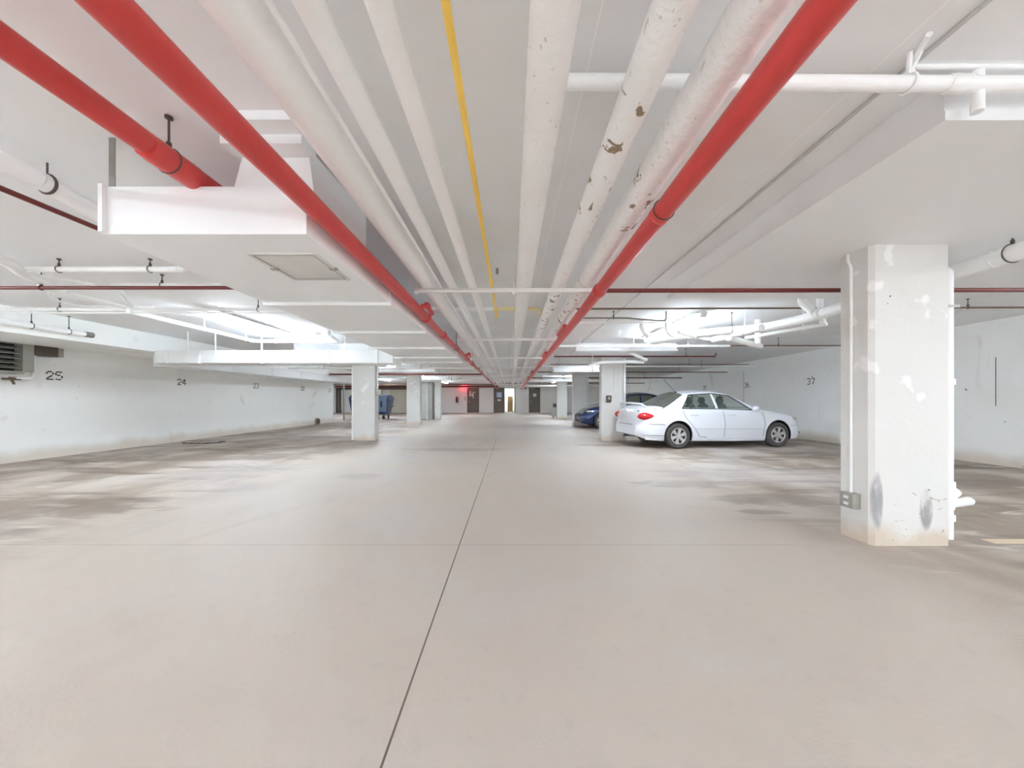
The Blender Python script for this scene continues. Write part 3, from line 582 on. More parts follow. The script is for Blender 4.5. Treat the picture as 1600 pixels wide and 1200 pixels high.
q = P(1262, 470, 1.35); pipe_thing('floor_drain_trap', 'short white elbow joining the thick drain from the slab', [(4.17, 4.95, zc(4.95)), (4.17, 4.95, CAMZ + 1.38), (4.2, 4.78, CAMZ + 1.2)], .05, PIPEW, cat='trap', rad=.08)
pipe_thing('water_pipe', 'thin white cross pipe above the sedan roof', [((868 - CX) / 66.0, F / 66.0, CAMZ + 83.5 / 66), ((1140 - CX) / 66.0, F / 66.0, CAMZ + 83.5 / 66)], .028, PIPEW, hangs=((0, .14), (0, .45), (0, .76)), hm=PIPEW)
s = 93.0; pipe_thing('conduit', 'grey cross conduit ending in an upturned elbow', [((895 - CX) / s, F / s, CAMZ + 127 / s), ((980 - CX) / s, F / s, CAMZ + 127 / s), ((1025 - CX) / s, F / s, CAMZ + 123 / s), ((1041 - CX) / s, F / s, CAMZ + 123 / s), ((1041 - CX) / s, F / s, zc(5.8))], .014, STEEL, rad=.05, hangs=((0, .75),))
s = 90.0; pipe_thing('conduit', 'white cross conduit just below the grey one', [((890 - CX) / s, F / s, CAMZ + 120 / s), ((1030 - CX) / s, F / s, CAMZ + 120 / s)], .018, PIPEW)
pipe_thing('conduit', 'thin brown pipe continuing toward the right wall behind the sedan', [((1141 - CX) / 66.0, F / 66.0, CAMZ + 84 / 66), (9.0, F / 66.0, CAMZ + 84 / 66)], .013, BROWN, hangs=((0, .3), (0, .7)))
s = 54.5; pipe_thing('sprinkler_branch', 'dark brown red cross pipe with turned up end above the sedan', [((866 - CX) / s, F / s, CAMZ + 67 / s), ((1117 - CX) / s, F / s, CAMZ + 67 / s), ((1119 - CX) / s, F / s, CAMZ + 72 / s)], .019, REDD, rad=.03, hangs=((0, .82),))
s = 44.0; pipe_thing('conduit', 'thin brown cross conduit behind the column beside the sedan', [((860 - CX) / s, F / s, CAMZ + 54.5 / s), ((1170 - CX) / s, F / s, CAMZ + 54.5 / s)], .012, BROWN, hangs=((0, .7),))
s = 47.0; pipe_thing('drain_branch', 'white pipe elbow dropping left of the column beside the sedan', [((885 - CX) / s, F / s, zc(11)), ((885 - CX) / s, F / s, CAMZ + 66 / s), ((930 - CX) / s, F / s, CAMZ + 58 / s), ((965 - CX) / s, F / s, CAMZ + 55 / s)], .055, PIPEW, rad=.12)
s = 56.5; pipe_thing('drain_branch', 'white pipe crossing the head of the column beside the sedan', [((918 - CX) / s, F / s, CAMZ + 51 / s), ((940 - CX) / s, F / s, CAMZ + 58 / s), ((985 - CX) / s, F / s, CAMZ + 59 / s), ((1006 - CX) / s, F / s, CAMZ + 58 / s)], .045, PIPEW, rad=.1)
pipe_thing('drain_branch', 'white pipe sloping right from the trap at the column head', [((974 - CX) / s, F / s - .3, zc(9)), ((974 - CX) / s, F / s - .3, CAMZ + 73 / s), ((1006 - CX) / s, F / s - .2, CAMZ + 60 / s)], .045, PIPEW, rad=.1)
MBt = thing('pipe_bracket', 'white square bracket beside the head of the second right column', 'bracket', ((930 - CX) / s, 9.7, CAMZ + .9))
b = MB(); X0, X1 = (926 - CX) / s, (938 - CX) / s; z0_, z1_ = CAMZ + 44 / s, CAMZ + 56 / s
b.box(X0, X0 + .03, 9.6, 9.66, z0_, z1_); b.box(X0, X1, 9.6, 9.66, z0_, z0_ + .03); b.box(X0, X1, 9.6, 9.66, z1_ - .03, z1_); b.build('frame', PIPEW, MBt)
MB().cyl((( 926 - CX) / s + .015, 9.63, z1_), ((926 - CX) / s + .015, 9.63, zc(9.63)), .01, 8).build('rod', PIPEW, MBt)
# heating vent boxes near the far ceiling, further pipes down the hall
far = [(12.4, -9.0, -1.3, 1.12, .03, PIPEW, 'white cross pipe beyond the cross duct'), (13.6, -9.0, -1.2, 1.22, .02, BROWN, 'brown cross pipe behind the left column'),
       (15.2, -9.0, -1.2, 1.1, .035, REDD, 'dark red cross pipe over the left far bay'), (18.4, -9.5, -1.2, 1.15, .04, PIPEW, 'white cross pipe before the slim post'),
       (24.0, -15, -1.2, 1.02, .04, BROWN, 'brown cross pipe near the far left wall'), (29.5, -15, -1.0, 1.1, .08, REDD, 'dark cross pipe along the top of the far wall'),
       (12.6, 1.1, 8.9, 1.2, .02, PIPEW, 'white cross pipe beyond the sedan'), (14.2, 1.1, 8.9, 1.12, .02, BROWN, 'brown cross pipe above the blue car'),
       (18.0, 1.1, 8.9, 1.12, .03, BROWN, 'brown cross pipe beyond the third column'), (20.5, 1.1, 8.9, 1.1, .03, PIPEW, 'white cross pipe beyond the blue car'),
       (26.0, 1.0, 8.9, 1.02, .03, PIPEW, 'white cross pipe near the far right wall'), (23.0, -1.1, 8.9, 1.08, .025, DARKS, 'dark cross pipe under the far end of the pipe run')]
for Y, xa, xb, h, r, m, l in far:
    pipe_thing('branch_pipe', l, [(xa, Y, CAMZ + h), (xb, Y, CAMZ + h)], r, m, hangs=((0, .3), (0, .75)))
s = 33.0; pipe_thing('branch_pipe', 'white pipe with small valves near the exit sign', [((640 - CX) / 30, 18, CAMZ + 1.02), ((722 - CX) / 30, 18, CAMZ + 1.02), ((722 - CX) / 30, 18, CAMZ + 1.12)], .03, PIPEW, rad=.05, hangs=((0, .2), (0, .8)))
def duct_box(label, px0, px1, py0, py1, s, dep=1.0):
    t = thing('duct_section', label, 'duct', ((px0 + px1) / 2 / s - CX / s, F / s, CAMZ + (HY - py1) / s))
    x0, x1, z0, z1 = (px0 - CX) / s, (px1 - CX) / s, CAMZ + (HY - py1) / s, CAMZ + (HY - py0) / s
    MB().box(x0, x1, F / s, F / s + dep, z0, z1).build('duct_body', DUCT, t, bevel=.01)
    for u in (.33, .7): MB().box(x0 + (x1 - x0) * u - .015, x0 + (x1 - x0) * u + .015, F / s - .012, F / s + .3, z0 - .01, z1).build('seam', DUCT, t)
    MB().box(x0 + .2, x0 + .23, F / s + .1, F / s + .12, z1 - .02, zc(F / s)).build('strap', STEEL, t); MB().box(x1 - .23, x1 - .2, F / s + .1, F / s + .12, z1 - .02, zc(F / s)).build('strap', STEEL, t)
duct_box('white rectangular duct across the far left bay beside the slim post', 655, 713, 586.5, 593, 27.6, .8)
duct_box('white rectangular duct left of the second right column head', 865, 937, 572, 581, 40.0, .5)
# smaller far right fan unit with duct
duct_box('white duct piece near the far doors on the right', 848, 878, 586, 592, 28.5, .6)

# ================================================================== FAR WALL: doors and small things
def door(i, pxa, pxb, label, extra):
    x0, x1 = fx(pxa), fx(pxb)
    d = MB().box(x0 + .06, x1 - .06, YF + .05, YF + .10, .01, ztop - .06).build('door_%d' % i, DOORM); struct(d); d['label'] = label
    b = MB(); b.box(x0, x0 + .06, YF - .02, YF + .14, 0, ztop); b.box(x1 - .06, x1, YF - .02, YF + .14, 0, ztop); b.box(x0, x1, YF - .02, YF + .14, ztop - .06, ztop); b.build('frame', FRAMEM, d)
    for e in extra:
        a0, a1, c0, c1, m, nm = e; MB().box(fx(a0), fx(a1), YF + .035, YF + .05, fz(c1), fz(c0)).build(nm, m, d)
    hx = x0 + .16; b = MB(); b.cyl((hx, YF + .05, 1.02), (hx, YF - .02, 1.02), .02, 10); b.cyl((hx, YF - .02, 1.02), (hx + .12, YF - .02, 1.02), .014, 8); b.box(hx - .04, hx + .04, YF + .035, YF + .05, .93, 1.12); b.build('door_handle', STEEL, d)
    return d
door(1, 730, 748.5, 'taupe steel door with taped notices', [(733.5, 735.5, 611, 619.5, PAPER, 'notice'), (738.5, 742.5, 612.7, 614, PAPER, 'notice'), (736.6, 740, 615.2, 618.6, PAPER, 'notice'), (738.5, 740.2, 619.5, 622, PAPER, 'notice')])
d2 = door(2, 771.5, 788.5, 'grey steel door leaf with a blue notice', [(776, 784, 613, 621, PAPERB, 'notice')])
b = MB(); c0 = ((fx(777) + fx(783)) / 2, fz(624.5)); r_ = (fx(783) - fx(777)) / 2
b.poly([(c0[0] + r_ * math.cos(a), YF + .035, c0[1] + (r_ * .8 if math.sin(a) < 0 else .25 * r_) * math.sin(a)) for a in [2 * math.pi * k / 20 for k in range(20)]], (0, .015, 0)); b.build('notice', PAPER, d2)
b = MB(); x0, x1 = fx(788.5), fx(805); b.box(x1 - .08, x1, YF - .02, YF + .2, 0, ztop); b.box(x0, x1, YF - .02, YF + .14, ztop - .05, ztop); b.build('frame', FRAMEM, d2)
door(3, 826.5, 844, 'grey steel door with one white sign', [(833, 838, 615, 619.8, PAPER, 'notice'), (829, 834, 606.8, 608.3, GREYB, 'closer')])
# open leaf swung into the room
lf = MB().box(x1 - .06, x1 - .02, YF + .25, YF + 1.15, .01, ztop - .05).build('door_4', DOORM); struct(lf)
t = thing('storage_crate', 'tan cardboard crate standing in the lit doorway', 'crate', (fx(799), YF + .9, 0))
xa, xb = fx(793.2), fx(803) ; k = (YF + .9) / YF
MB().box(xa * k, xb * k - .1, YF + .9, YF + 1.5, .12, 1.5).build('carton', CARD, t, bevel=.01)
b = MB(); b.box(xa * k, xb * k - .1, YF + .88, YF + 1.5, .08, .13); b.box(xa * k + .04, xa * k + .07, YF + .885, YF + .9, .15, 1.48); b.build('skid', BROWN, t)
for dx in (.05, .45): MB().ball(((xa * k + dx + .03), YF + .95, .045), .04, .04, .045).build('castor', BLACK, t)
t = thing('exit_sign', 'glowing red exit sign above the far wall left of the first door', 'sign', (fx(726), YF - .3, fz(606)))
zs = CAMZ + (HY - 603) / (F / (YF - .3)); xs_ = (726 - CX) / (F / (YF - .3))
MB().box(xs_ - .2, xs_ + .2, YF - .33, YF - .25, zs - .12, zs + .1).build('sign_face', EXITR, t, bevel=.01)
b = MB(); fcu = bpy.data.curves.new('exit_text', 'FONT'); fcu.body = 'EXIT'; fcu.size = .17; fcu.align_x = 'CENTER'; fcu.extrude = .004
fo = bpy.data.objects.new('sign_text', fcu); fme = bpy.data.meshes.new_from_object(fo); bpy.data.objects.remove(fo); fme.transform(Matrix.Rotation(math.pi / 2, 4, 'X'))
fo = bpy.data.objects.new('sign_text', fme); C.objects.link(fo); fo.parent = t; fo.location = (0, -.035, zs - .07 - fz(606)); fme.materials.append(PAPER)
MB().cyl((xs_, YF - .29, zs + .1), (xs_, YF - .29, zc(YF)), .012, 8).build('stem', DARKS, t)
t = thing('fire_extinguisher', 'dark red fire extinguisher on the far wall', 'fire extinguisher', (fx(714), YF - .1, .9))
z0_, z1_ = fz(629), fz(621); x = fx(714.2)
MB().tube([(x, YF - .1, z0_), (x, YF - .1, z0_ + .02), (x, YF - .1, z1_ - .05), (x, YF - .1, z1_ + .03)], [.06, .085, .085, .03], 16).build('cylinder_body', EXTR, t)
b = MB(); b.cyl((x, YF - .1, z1_), (x, YF - .1, z1_ + .08), .03, 10); b.box(x - .02, x + .09, YF - .115, YF - .085, z1_ + .07, z1_ + .1); b.build('valve_handle', BLACK, t)
MB().tube(bend([(x, YF - .1, z1_ + .05), (x - .1, YF - .1, z1_), (x - .11, YF - .1, z0_ + .15)], .06), .014, 8).build('hose', BLACK, t)
MB().box(x - .03, x + .03, YF - .02, YF, z0_ + .1, z1_).build('bracket', STEEL, t)
t = thing('wall_switch', 'small dark key switch on the far wall beside the first door', 'switch', (fx(727.5), YF - .03, 1.1))
b = MB(); b.box(fx(727) - .03, fx(727) + .03, YF - .04, YF, fz(622.5), fz(620)); b.build('key_box', DARKS, t); MB().box(fx(727) - .05, fx(727) + .05, YF - .04, YF, fz(625.5), fz(623.5)).build('lower_box', STEEL, t)
t = thing('wall_camera', 'small black camera high on the far wall between the doors', 'camera', (fx(821), YF - .1, 2.2))
MB().ball((fx(821), YF - .08, fz(607)), .07, .08, .06).build('camera_head', BLACK, t); MB().box(fx(821) - .02, fx(821) + .02, YF - .05, YF, fz(607), fz(605.5)).build('bracket', BLACK, t)
t = thing('garage_door', 'beige sectional roll door in the far left wall', 'door', (fx(621), YF - .05, 0))
MB().box(fx(609.5), fx(640), YF - .06, YF, 0, fz(609)).build('door_panel', BEIGE, t); MB().box(fx(545), fx(640), YF - .35, YF, fz(609), fz(606)).build('track_cover', BROWN, t)
t = thing('door_frame', 'tall brown door frame beyond the end of the left wall', 'door frame', (fx(530), YF - .1, 0))
b = MB(); b.box(fx(526), fx(528.5), YF - .15, YF, 0, fz(607)); b.box(fx(530.5), fx(533), YF - .15, YF, 0, fz(607)); b.box(fx(526), fx(544), YF - .15, YF, fz(609), fz(606)); b.build('frame', FRAMEM, t)
pipe_thing('steel_post', 'thin grey steel post standing beyond the end of the left wall', [(-9.95, 20.6, 0), (-9.95, 20.6, zc(20.6))], .045, STEEL, cat='post')
# blue dumpster
s = 25.6; Yd = F / s
X0, X1 = (544.5 - CX) / s, (606 - CX) / s
t = thing('dumpster', 'blue wheeled dumpster with pale lid behind the left column', 'dumpster', ((X0 + X1) / 2, Yd, 0))
b = MB(); b.hexa([(X0 + .15, Yd + .1, .3), (X1 - .2, Yd + .1, .3), (X1 - .2, Yd + 1.1, .3), (X0 + .15, Yd + 1.1, .3), (X0, Yd, 1.25), (X1, Yd, 1.25), (X1, Yd + 1.2, 1.25), (X0, Yd + 1.2, 1.25)]); b.build('bin_body', BLUEP, t, bevel=.03)
b = MB(); b.hexa([(X0 - .02, Yd - .03, 1.25), (X1 + .03, Yd - .03, 1.25), (X1 + .03, Yd + 1.23, 1.25), (X0 - .02, Yd + 1.23, 1.25), (X0 + .1, Yd + .1, 1.5), (X1 - .1, Yd + .1, 1.5), (X1 - .1, Yd + 1.0, 1.5), (X0 + .1, Yd + 1.0, 1.5)]); b.build('lid', BLUEP, t, bevel=.03)
b = MB(); b.hexa([(X1 - .75, Yd - .06, .45), (X1 - .12, Yd - .04, .45), (X1 - .12, Yd + .02, .45), (X1 - .75, Yd + .05, .45), (X1 - .7, Yd - .1, 1.47), (X1 - .04, Yd - .06, 1.47), (X1 - .04, Yd + .12, 1.47), (X1 - .7, Yd + .12, 1.47)]); b.build('side_panel', BLUEL, t, bevel=.03)
b = MB(); b.cyl((X1 - .05, Yd + .1, .62), (X1 + .34, Yd - .05, .8), .022, 8); b.cyl((X1 + .34, Yd - .1, .8), (X1 + .34, Yd + .05, .8), .03, 8); b.build('tow_handle', DARKS, t)
b = MB(); b.box(X1 - .42, X1 - .34, Yd - .08, Yd - .02, .75, 1.1); b.build('fork_pocket', BLACK, t)
for x in (X0 + .3, X1 - .65, X1 - .3):
    for y in (Yd + .18, Yd + 1.0):
        b = MB(); b.cyl((x - .03, y, .1), (x + .03, y, .1), .1, 16); wh = b.build('caster', BLACK, t); b = MB(); b.box(x - .05, x + .05, y - .03, y + .03, .1, .32); b.build('fork', STEEL, wh)
# wrapped stack and galvanised sheet next to it
s = 26.0; Yw = F / s
t = thing('wrapped_stack', 'tall stack wrapped in clear plastic behind the second left column', 'wrapped goods', ((662 - CX) / s, Yw, 0))
b = MB(); b.box((655 - CX) / s, (666 - CX) / s, Yw, Yw + .8, .02, 2.25); b.build('wrapped_goods', WRAP, t, bevel=.05)
b = MB()
for k in range(7):
    xk = (656 + k * 1.6 - CX) / s; b.tube([(xk, Yw - .01, 2.2 - .1 * k), (xk + .05, Yw - .02, 1.5 - .1 * k), (xk + .12, Yw - .015, .9), (xk + .1, Yw - .01, .1)], .016, 6)
b.build('plastic_fold', WRAP, t)
t = thing('sheet_panel', 'grey galvanised sheet panel standing beside the wrapped stack', 'metal panel', ((671 - CX) / s, Yw, 0))
MB().box((667.4 - CX) / s, (675.4 - CX) / s, Yw - .02, Yw + .5, 0, 2.28).build('sheet', GALV, t); MB().box((666.8 - CX) / s, (668 - CX) / s, Yw - .05, Yw, 0, 2.3).build('corner_angle', PIPEW, t)
MB().box((677 - CX) / s, (680 - CX) / s, Yw + .3, Yw + .35, 0, 2.2).build('rear_sheet', GALV, t)
# small grey bin by the right far column
s = 24.0; Yb = F / s; Xb = (866 - CX) / s
t = thing('grey_bin', 'small dark grey bin left of the farthest right column', 'bin', (Xb, Yb, 0))
b = MB(); b.hexa([(Xb - .14, Yb, .1), (Xb + .2, Yb, .1), (Xb + .2, Yb + .4, .1), (Xb - .14, Yb + .4, .1), (Xb - .2, Yb - .04, .7), (Xb + .24, Yb - .04, .7), (Xb + .24, Yb + .44, .7), (Xb - .2, Yb + .44, .7)]); b.build('bin_body', GREYB, t, bevel=.02)
MB().box(Xb - .05, Xb + .24, Yb, Yb + .4, .7, .95).build('bag', DARKS, t, bevel=.04)
for dx in (-.08, .14): MB().cyl((Xb + dx, Yb + .05, .06), (Xb + dx + .04, Yb + .05, .06), .06, 12).build('wheel', BLACK, t)
# floor drain grates
def grate(x, y, w, d, label):
    t = thing('floor_grate', label, 'floor grate', (x, y, 0))
    b = MB(); b.box(x - w, x + w, y - d, y - d + .03, 0, .03); b.box(x - w, x + w, y + d - .03, y + d, 0, .03); b.box(x - w, x - w + .03, y - d, y + d, 0, .03); b.box(x + w - .03, x + w, y - d, y + d, 0, .03); b.build('frame', BROWN, t)
    n_ = int(w * 2 / .1)
    for k in range(n_): MB().box(x - w + .05 + k * .1, x - w + .09 + k * .1, y - d + .03, y + d - .03, .0, .035).build('bar', PAPER if k % 2 == 0 else BROWN, t)
g = G(312, 692.5); grate(g.x, g.y, .36, .13, 'long brown floor grate lying near the left wall'); g = G(341, 691.5); grate(g.x, g.y, .12, .10, 'small pale floor grate right of the long one')
g = G(498.5, 664); t = thing('rolled_hose', 'small coiled brown hose on the floor against the left wall', 'hose', (g.x - .1, g.y, 0))
b = MB()
for k in range(5): b.ring((g.x - .12 + .03 * k, g.y + .05 * (k % 2), .17), (1, .2, 0), .15 - .012 * k, .02, 20, 6)
b.build('coil', BROWN, t); MB().box(g.x - .2, g.x + .1, g.y - .05, g.y + .12, 0, .03).build('base', GREYB, t)

# ================================================================== CARS
def interp(keys, x):
    if x <= keys[0][0]: return keys[0][1]
    for (a, va), (b, vb) in zip(keys, keys[1:]):
        if x <= b:
            u = (x - a) / (b - a); u = u * u * (3 - 2 * u) if False else u; return va + (vb - va) * u
    return keys[-1][1]
def smooth_interp(keys, x, r=.09): return sum(interp(keys, x + d * r) for d in (-1, -.5, 0, .5, 1)) / 5
def make_car(name, label, paint, loc, yaw, WB=2.755, RO=1.0, FO=.9, glass=GLASS, rearglass=GLASSD, tall=0.0, wheels_m=ALLOY, spoiler=True, wr=.315):
    """x = 0 at the rear axle, forward is +x; half width about .86"""
    R = thing(name, label, 'car', (0, 0, 0)); xr, xf = -RO, WB + FO
    W = [(xr, .50), (xr + .04, .66), (xr + .12, .76), (xr + .26, .82), (0, .86), (WB * .5, .865), (WB, .855), (xf - .35, .81), (xf - .12, .68), (xf, .46)]
    ZS = [(xr, .90), (xr + .1, .95), (xr + .25, .98), (0, .985 + tall * .3), (WB * .5, .965), (WB - .45, .935), (WB, .86), (xf - .3, .76), (xf - .1, .66), (xf, .58)]
    ZT = [(xr, .96), (xr + .08, 1.03), (xr + .2, 1.07), (-.5, 1.07), (0, 1.04), (WB * .5, 1.0), (WB - .4, 1.02), (WB, .96), (xf - .3, .85), (xf - .1, .72), (xf, .60)]
    ZB = [(xr, .34), (xr + .1, .27), (xr + .3, .22), (0, .2), (WB, .18), (xf - .2, .18), (xf, .26)]
    PR = [(0, .90), (.06, .955), (.2, .985), (.42, 1.0), (.62, .995), (.8, .975), (.93, .945), (1.0, .90)]
    def halfw(x, z):
        zb, zs = interp(ZB, x), interp(ZS, x); return smooth_interp(W, x) * interp(PR, (z - zb) / max(.05, zs - zb))
    def warp(x, z):                                   # bumpers stand out, lamps lean back
        if x < xr + .35: x += (.0 if z < .56 else .085 * min(1, (z - .56) / .05)) * (1 - (x - xr) / .35)
        if x > xf - .4: x -= (.0 if z < .52 else .10 * min(1, (z - .52) / .12)) * (1 - (xf - x) / .4); 
        return x
    NS = 74; lev = [0, .06, .2, .42, .62, .8, .93, 1.0]; grid = []
    for i in range(NS):
        u = i / (NS - 1); u = .5 - .5 * math.cos(math.pi * u) if False else u
        x = xr + (xf - xr) * u; zb, zs, zt = smooth_interp(ZB, x), smooth_interp(ZS, x), smooth_interp(ZT, x); zt = max(zt, zs + .01); Wx = smooth_interp(W, x)
        side = [(Wx * interp(PR, l), zb + (zs - zb) * l) for l in lev]
        top = [(Wx * .84, zs + (zt - zs) * .45), (Wx * .6, zs + (zt - zs) * .8), (Wx * .3, zs + (zt - zs) * .97)]
        half = [(0, zb)] + side + top + [(0, zt)]
        ring = [(warp(x, z), y, z) for y, z in half] + [(warp(x, z), -y, z) for y, z in reversed(half[1:-1])]
        grid.append(ring)
    b = MB(); m = len(grid[0])
    for r in grid: b.V += [Vector(p) for p in r]
    for i in range(NS - 1):
        for j in range(m):
            a, c = i * m + j, i * m + (j + 1) % m; b.Fc.append((a, c, c + m, a + m))
    b.Fc.append(tuple(range(m))); b.Fc.append(tuple(reversed(range((NS - 1) * m, NS * m))))
    body = b.build('body', paint, R, smooth=32)
    cut = MB()
    for x in (0, WB):
        for sgn in (-1, 1): cut.cyl((x, sgn * .56, .33), (x, sgn * 1.2, .33), .365, 36)
    co = cut.build('cutter', TRIM); co.location = (0, 0, 0); 
    co.data.transform(Matrix.Translation(Vector(co['o'])))
    md = body.modifiers.new('b', 'BOOLEAN'); md.operation = 'DIFFERENCE'; md.object = co; md.solver = 'EXACT'
    bpy.context.view_layer.update(); dg = bpy.context.evaluated_depsgraph_get()
    nm = bpy.data.meshes.new_from_object(body.evaluated_get(dg)); body.modifiers.clear(); body.data = nm; bpy.data.objects.remove(co)
    nm.shade_smooth(); nm.set_sharp_from_angle(angle=math.radians(32)); nm.materials.clear(); nm.materials.append(paint)
    # dark inner arches
    for x in (0, WB):
        for sgn in (-1, 1):
            a = MB(); N_ = 20
            for k in range(N_):
                t0, t1 = math.pi * (-.12 + 1.24 * k / N_), math.pi * (-.12 + 1.24 * (k + 1) / N_)
                q = [(x + .362 * math.cos(t0), sgn * .57, .33 + .362 * math.sin(t0)), (x + .362 * math.cos(t1), sgn * .57, .33 + .362 * math.sin(t1)), (x + .362 * math.cos(t1), sgn * .83, .33 + .362 * math.sin(t1)), (x + .362 * math.cos(t0), sgn * .83, .33 + .362 * math.sin(t0))]
                a.quad(*q); a.quad((x, sgn * .57, .33), (x, sgn * .57, .33), q[0], q[1])
            a.build('wheel_arch', TRIM, R)
    # greenhouse: side stations from rear to front (x at belt, x at rail)
    hb_, hr = .775, .565; zr_ = 1.405 + tall
    ST = [(-.42, .28), (.12, .45), (.34, .52), (.37, .55), (1.05, 1.00), (1.13, 1.06), (2.10, 1.46), (2.32, 1.52)]
    f_ = WB / 2.755
    ST = [(a * f_, c * f_) for a, c in ST]
    def belt(x): return max(interp(ZS, x) - .02, .9)
    def rail(x): return zr_ + .012 - .085 * abs((x - .95) / .6) ** 2 * (1 if x > .95 else .75)
    def gs(i, v, sgn):
        xa, xb = ST[i]; bow = .035 * math.sin(math.pi * v)
        return Vector((xa + (xb - xa) * v, sgn * (hb_ + (hr - hb_) * v + bow * .7), belt(xa) + (rail(xb) - belt(xa)) * v))
    frame = MB(); panes = []
    VV = [0, .06, .3, .6, .9, 1.0]
    for sgn in (-1, 1):
        for i in range(len(ST) - 1):
            gl = i in (1, 3, 5)
            for k in range(len(VV) - 1):
                q = [gs(i, VV[k], sgn), gs(i + 1, VV[k], sgn), gs(i + 1, VV[k + 1], sgn), gs(i, VV[k + 1], sgn)]
                if gl and 1 <= k <= 3: panes.append((i, sgn, q))
                else: frame.quad(*q)
    # roof, windscreens
    cols = []
    for i in (0, len(ST) - 1): pass
    NY = 8
    def roofp(x, w): return Vector((x, w * hr, rail(x) + .075 * (1 - w * w)))
    xs = [ST[0][1] + (ST[-1][1] - ST[0][1]) * k / 10 for k in range(11)]
    for i in range(10):
        for k in range(NY):
            w0, w1 = -1 + 2 * k / NY, -1 + 2 * (k + 1) / NY; frame.quad(roofp(xs[i], w0), roofp(xs[i + 1], w0), roofp(xs[i + 1], w1), roofp(xs[i], w1))
    frame.build('roof', paint, R, smooth=35)
    for end, nm_, gm in ((0, 'rear_window', rearglass), (-1, 'windscreen', glass)):
        g = MB(); xa, xb = ST[end]; push = -.16 if end == 0 else .2
        for k in range(NY):
            for v0, v1 in ((0, .5), (.5, 1)):
                def wp_(w, v):
                    x = xa + (xb - xa) * v + push * (1 - w * w) * (1 - v); y = w * (hb_ + (hr - hb_) * v); return Vector((x, y, belt(xa) + (rail(xb) - belt(xa)) * v + (.075 * v + .02 * (1 - v)) * (1 - w * w)))
                w0, w1 = -1 + 2 * k / NY, -1 + 2 * (k + 1) / NY; g.quad(wp_(w0, v0), wp_(w1, v0), wp_(w1, v1), wp_(w0, v1))
        g.build(nm_, gm, R)
    for i in (1, 3, 5):
        for sgn in (-1, 1):
            g = MB()
            for (a, s2, q) in panes:
                if a == i and s2 == sgn: g.quad(*[p - Vector((0, sgn * .006, 0)) for p in q])
            g.build('side_window', glass, R)
    b = MB()                                           # black surrounds of the side glass
    for sgn in (-1, 1):
        for v in (.06, .9):
            for i in range(1, len(ST) - 2): b.tube([gs(i, v, sgn) + Vector((0, sgn * .004, 0)), gs(i + 1, v, sgn) + Vector((0, sgn * .004, 0))], .011, 6)
        for i in (1, 2, 3, 6): b.tube([gs(i, .06, sgn), gs(i, .5, sgn) + Vector((0, sgn * .004, 0)), gs(i, .9, sgn)], .012, 6)
    b.build('window_trim', TRIM, R)
    # seats
    for x, hh in ((.62, 1.19), (1.5, 1.19)):
        for y in (-.36, .36):
            b = MB(); b.ball((x - .04, y, hh), .07, .13, .10); b.ball((x, y, .86), .11, .24, .27); b.build('seat', SEAT, R)
    b = MB(); b.ring((2.0, .36, .93), (1, 0, .35), .17, .015); b.build('steering_wheel', TRIM, R)
    b = MB(); b.cyl((1.75, 0, 1.35 + tall), (1.75, 0, 1.28 + tall), .012, 8); b.box(1.73, 1.75, -.11, .11, 1.24 + tall, 1.3 + tall); b.build('rear_view_mirror', TRIM, R)
    # seams, trims, handles
    def line(pts, y, rr, nm_, mm):
        for sgn in (-1, 1):
            b = MB(); P_ = []
            for (xa, za), (xb, zb_) in zip(pts, pts[1:]):
                for k in range(6): u = k / 6; x, z = xa + (xb - xa) * u, za + (zb_ - za) * u; P_.append((warp(x, z), sgn * (halfw(x, z) + y), z))
            x, z = pts[-1]; P_.append((warp(x, z), sgn * (halfw(x, z) + y), z)); b.tube(P_, rr, 6); b.build(nm_, mm, R)
    line([(1.22 * f_, .93), (1.24 * f_, .6), (1.22 * f_, .28)], -.001, .0065, 'door_seam', SEAMM)
    line([(2.32 * f_, .9), (2.36 * f_, .6), (2.3 * f_, .28)], -.001, .0065, 'door_seam', SEAMM)
    line([(.12 * f_, .95), (.2, .75), (.42, .5), (.55, .3), (.75, .27)], -.001, .0065, 'door_seam', SEAMM)
    line([(.42, .50), (1.2, .49), (2.32, .48)], .001, .009, 'door_moulding', MOULD)
    line([(xr + .08, .61), (xr + .5, .61), (-.36, .60)], .0, .007, 'bumper_seam', SEAMM)
    line([(xr + .12, .34), (xr + .5, .33), (-.37, .33)], .0, .006, 'bumper_seam', SEAMM)
    line([(WB + .37, .56), (xf - .2, .55)], -.002, .004, 'bumper_seam', SEAMM)
    line([(.36, .22), (1.4, .20), (WB - .36, .2)], -.01, .035, 'side_skirt', paint)
    line([(xr + .2, .25), (xr + .5, .23), (-.36, .22)], -.012, .032, 'side_skirt', paint)
    for x in (.42, 1.42):
        for sgn in (-1, 1):
            b = MB(); yy = halfw(x, .84); b.tube([(x - .1, sgn * yy, .83), (x - .07, sgn * (yy + .022), .835), (x + .07, sgn * (yy + .022), .835), (x + .1, sgn * yy, .83)], .013, 8); b.build('door_handle', paint, R)
    for sgn in (-1, 1):
        b = MB(); b.ball((2.0, sgn * .93, .99), .075, .10, .075); b.tube([(2.08, sgn * .78, .94), (2.04, sgn * .88, .96)], .03, 8); b.build('side_mirror', paint, R)
        b = MB(); b.ball((xr + .29, sgn * .675, .80), .27, .14, .105, 24, 14); tl = b.build('tail_lamp', TAIL, R); b = MB(); b.ball((xr + .09, sgn * .60, .785), .04, .055, .045); b.build('reversing_lens', LENS, tl)
        b = MB(); b.ball((xf - .42, sgn * .655, .715), .2, .125, .06, 20, 12); b.build('head_lamp', LENS, R)
        b = MB(); b.ball((xf - .18, sgn * .66, .36), .06, .05, .035); b.build('fog_lamp', TRIM, R)
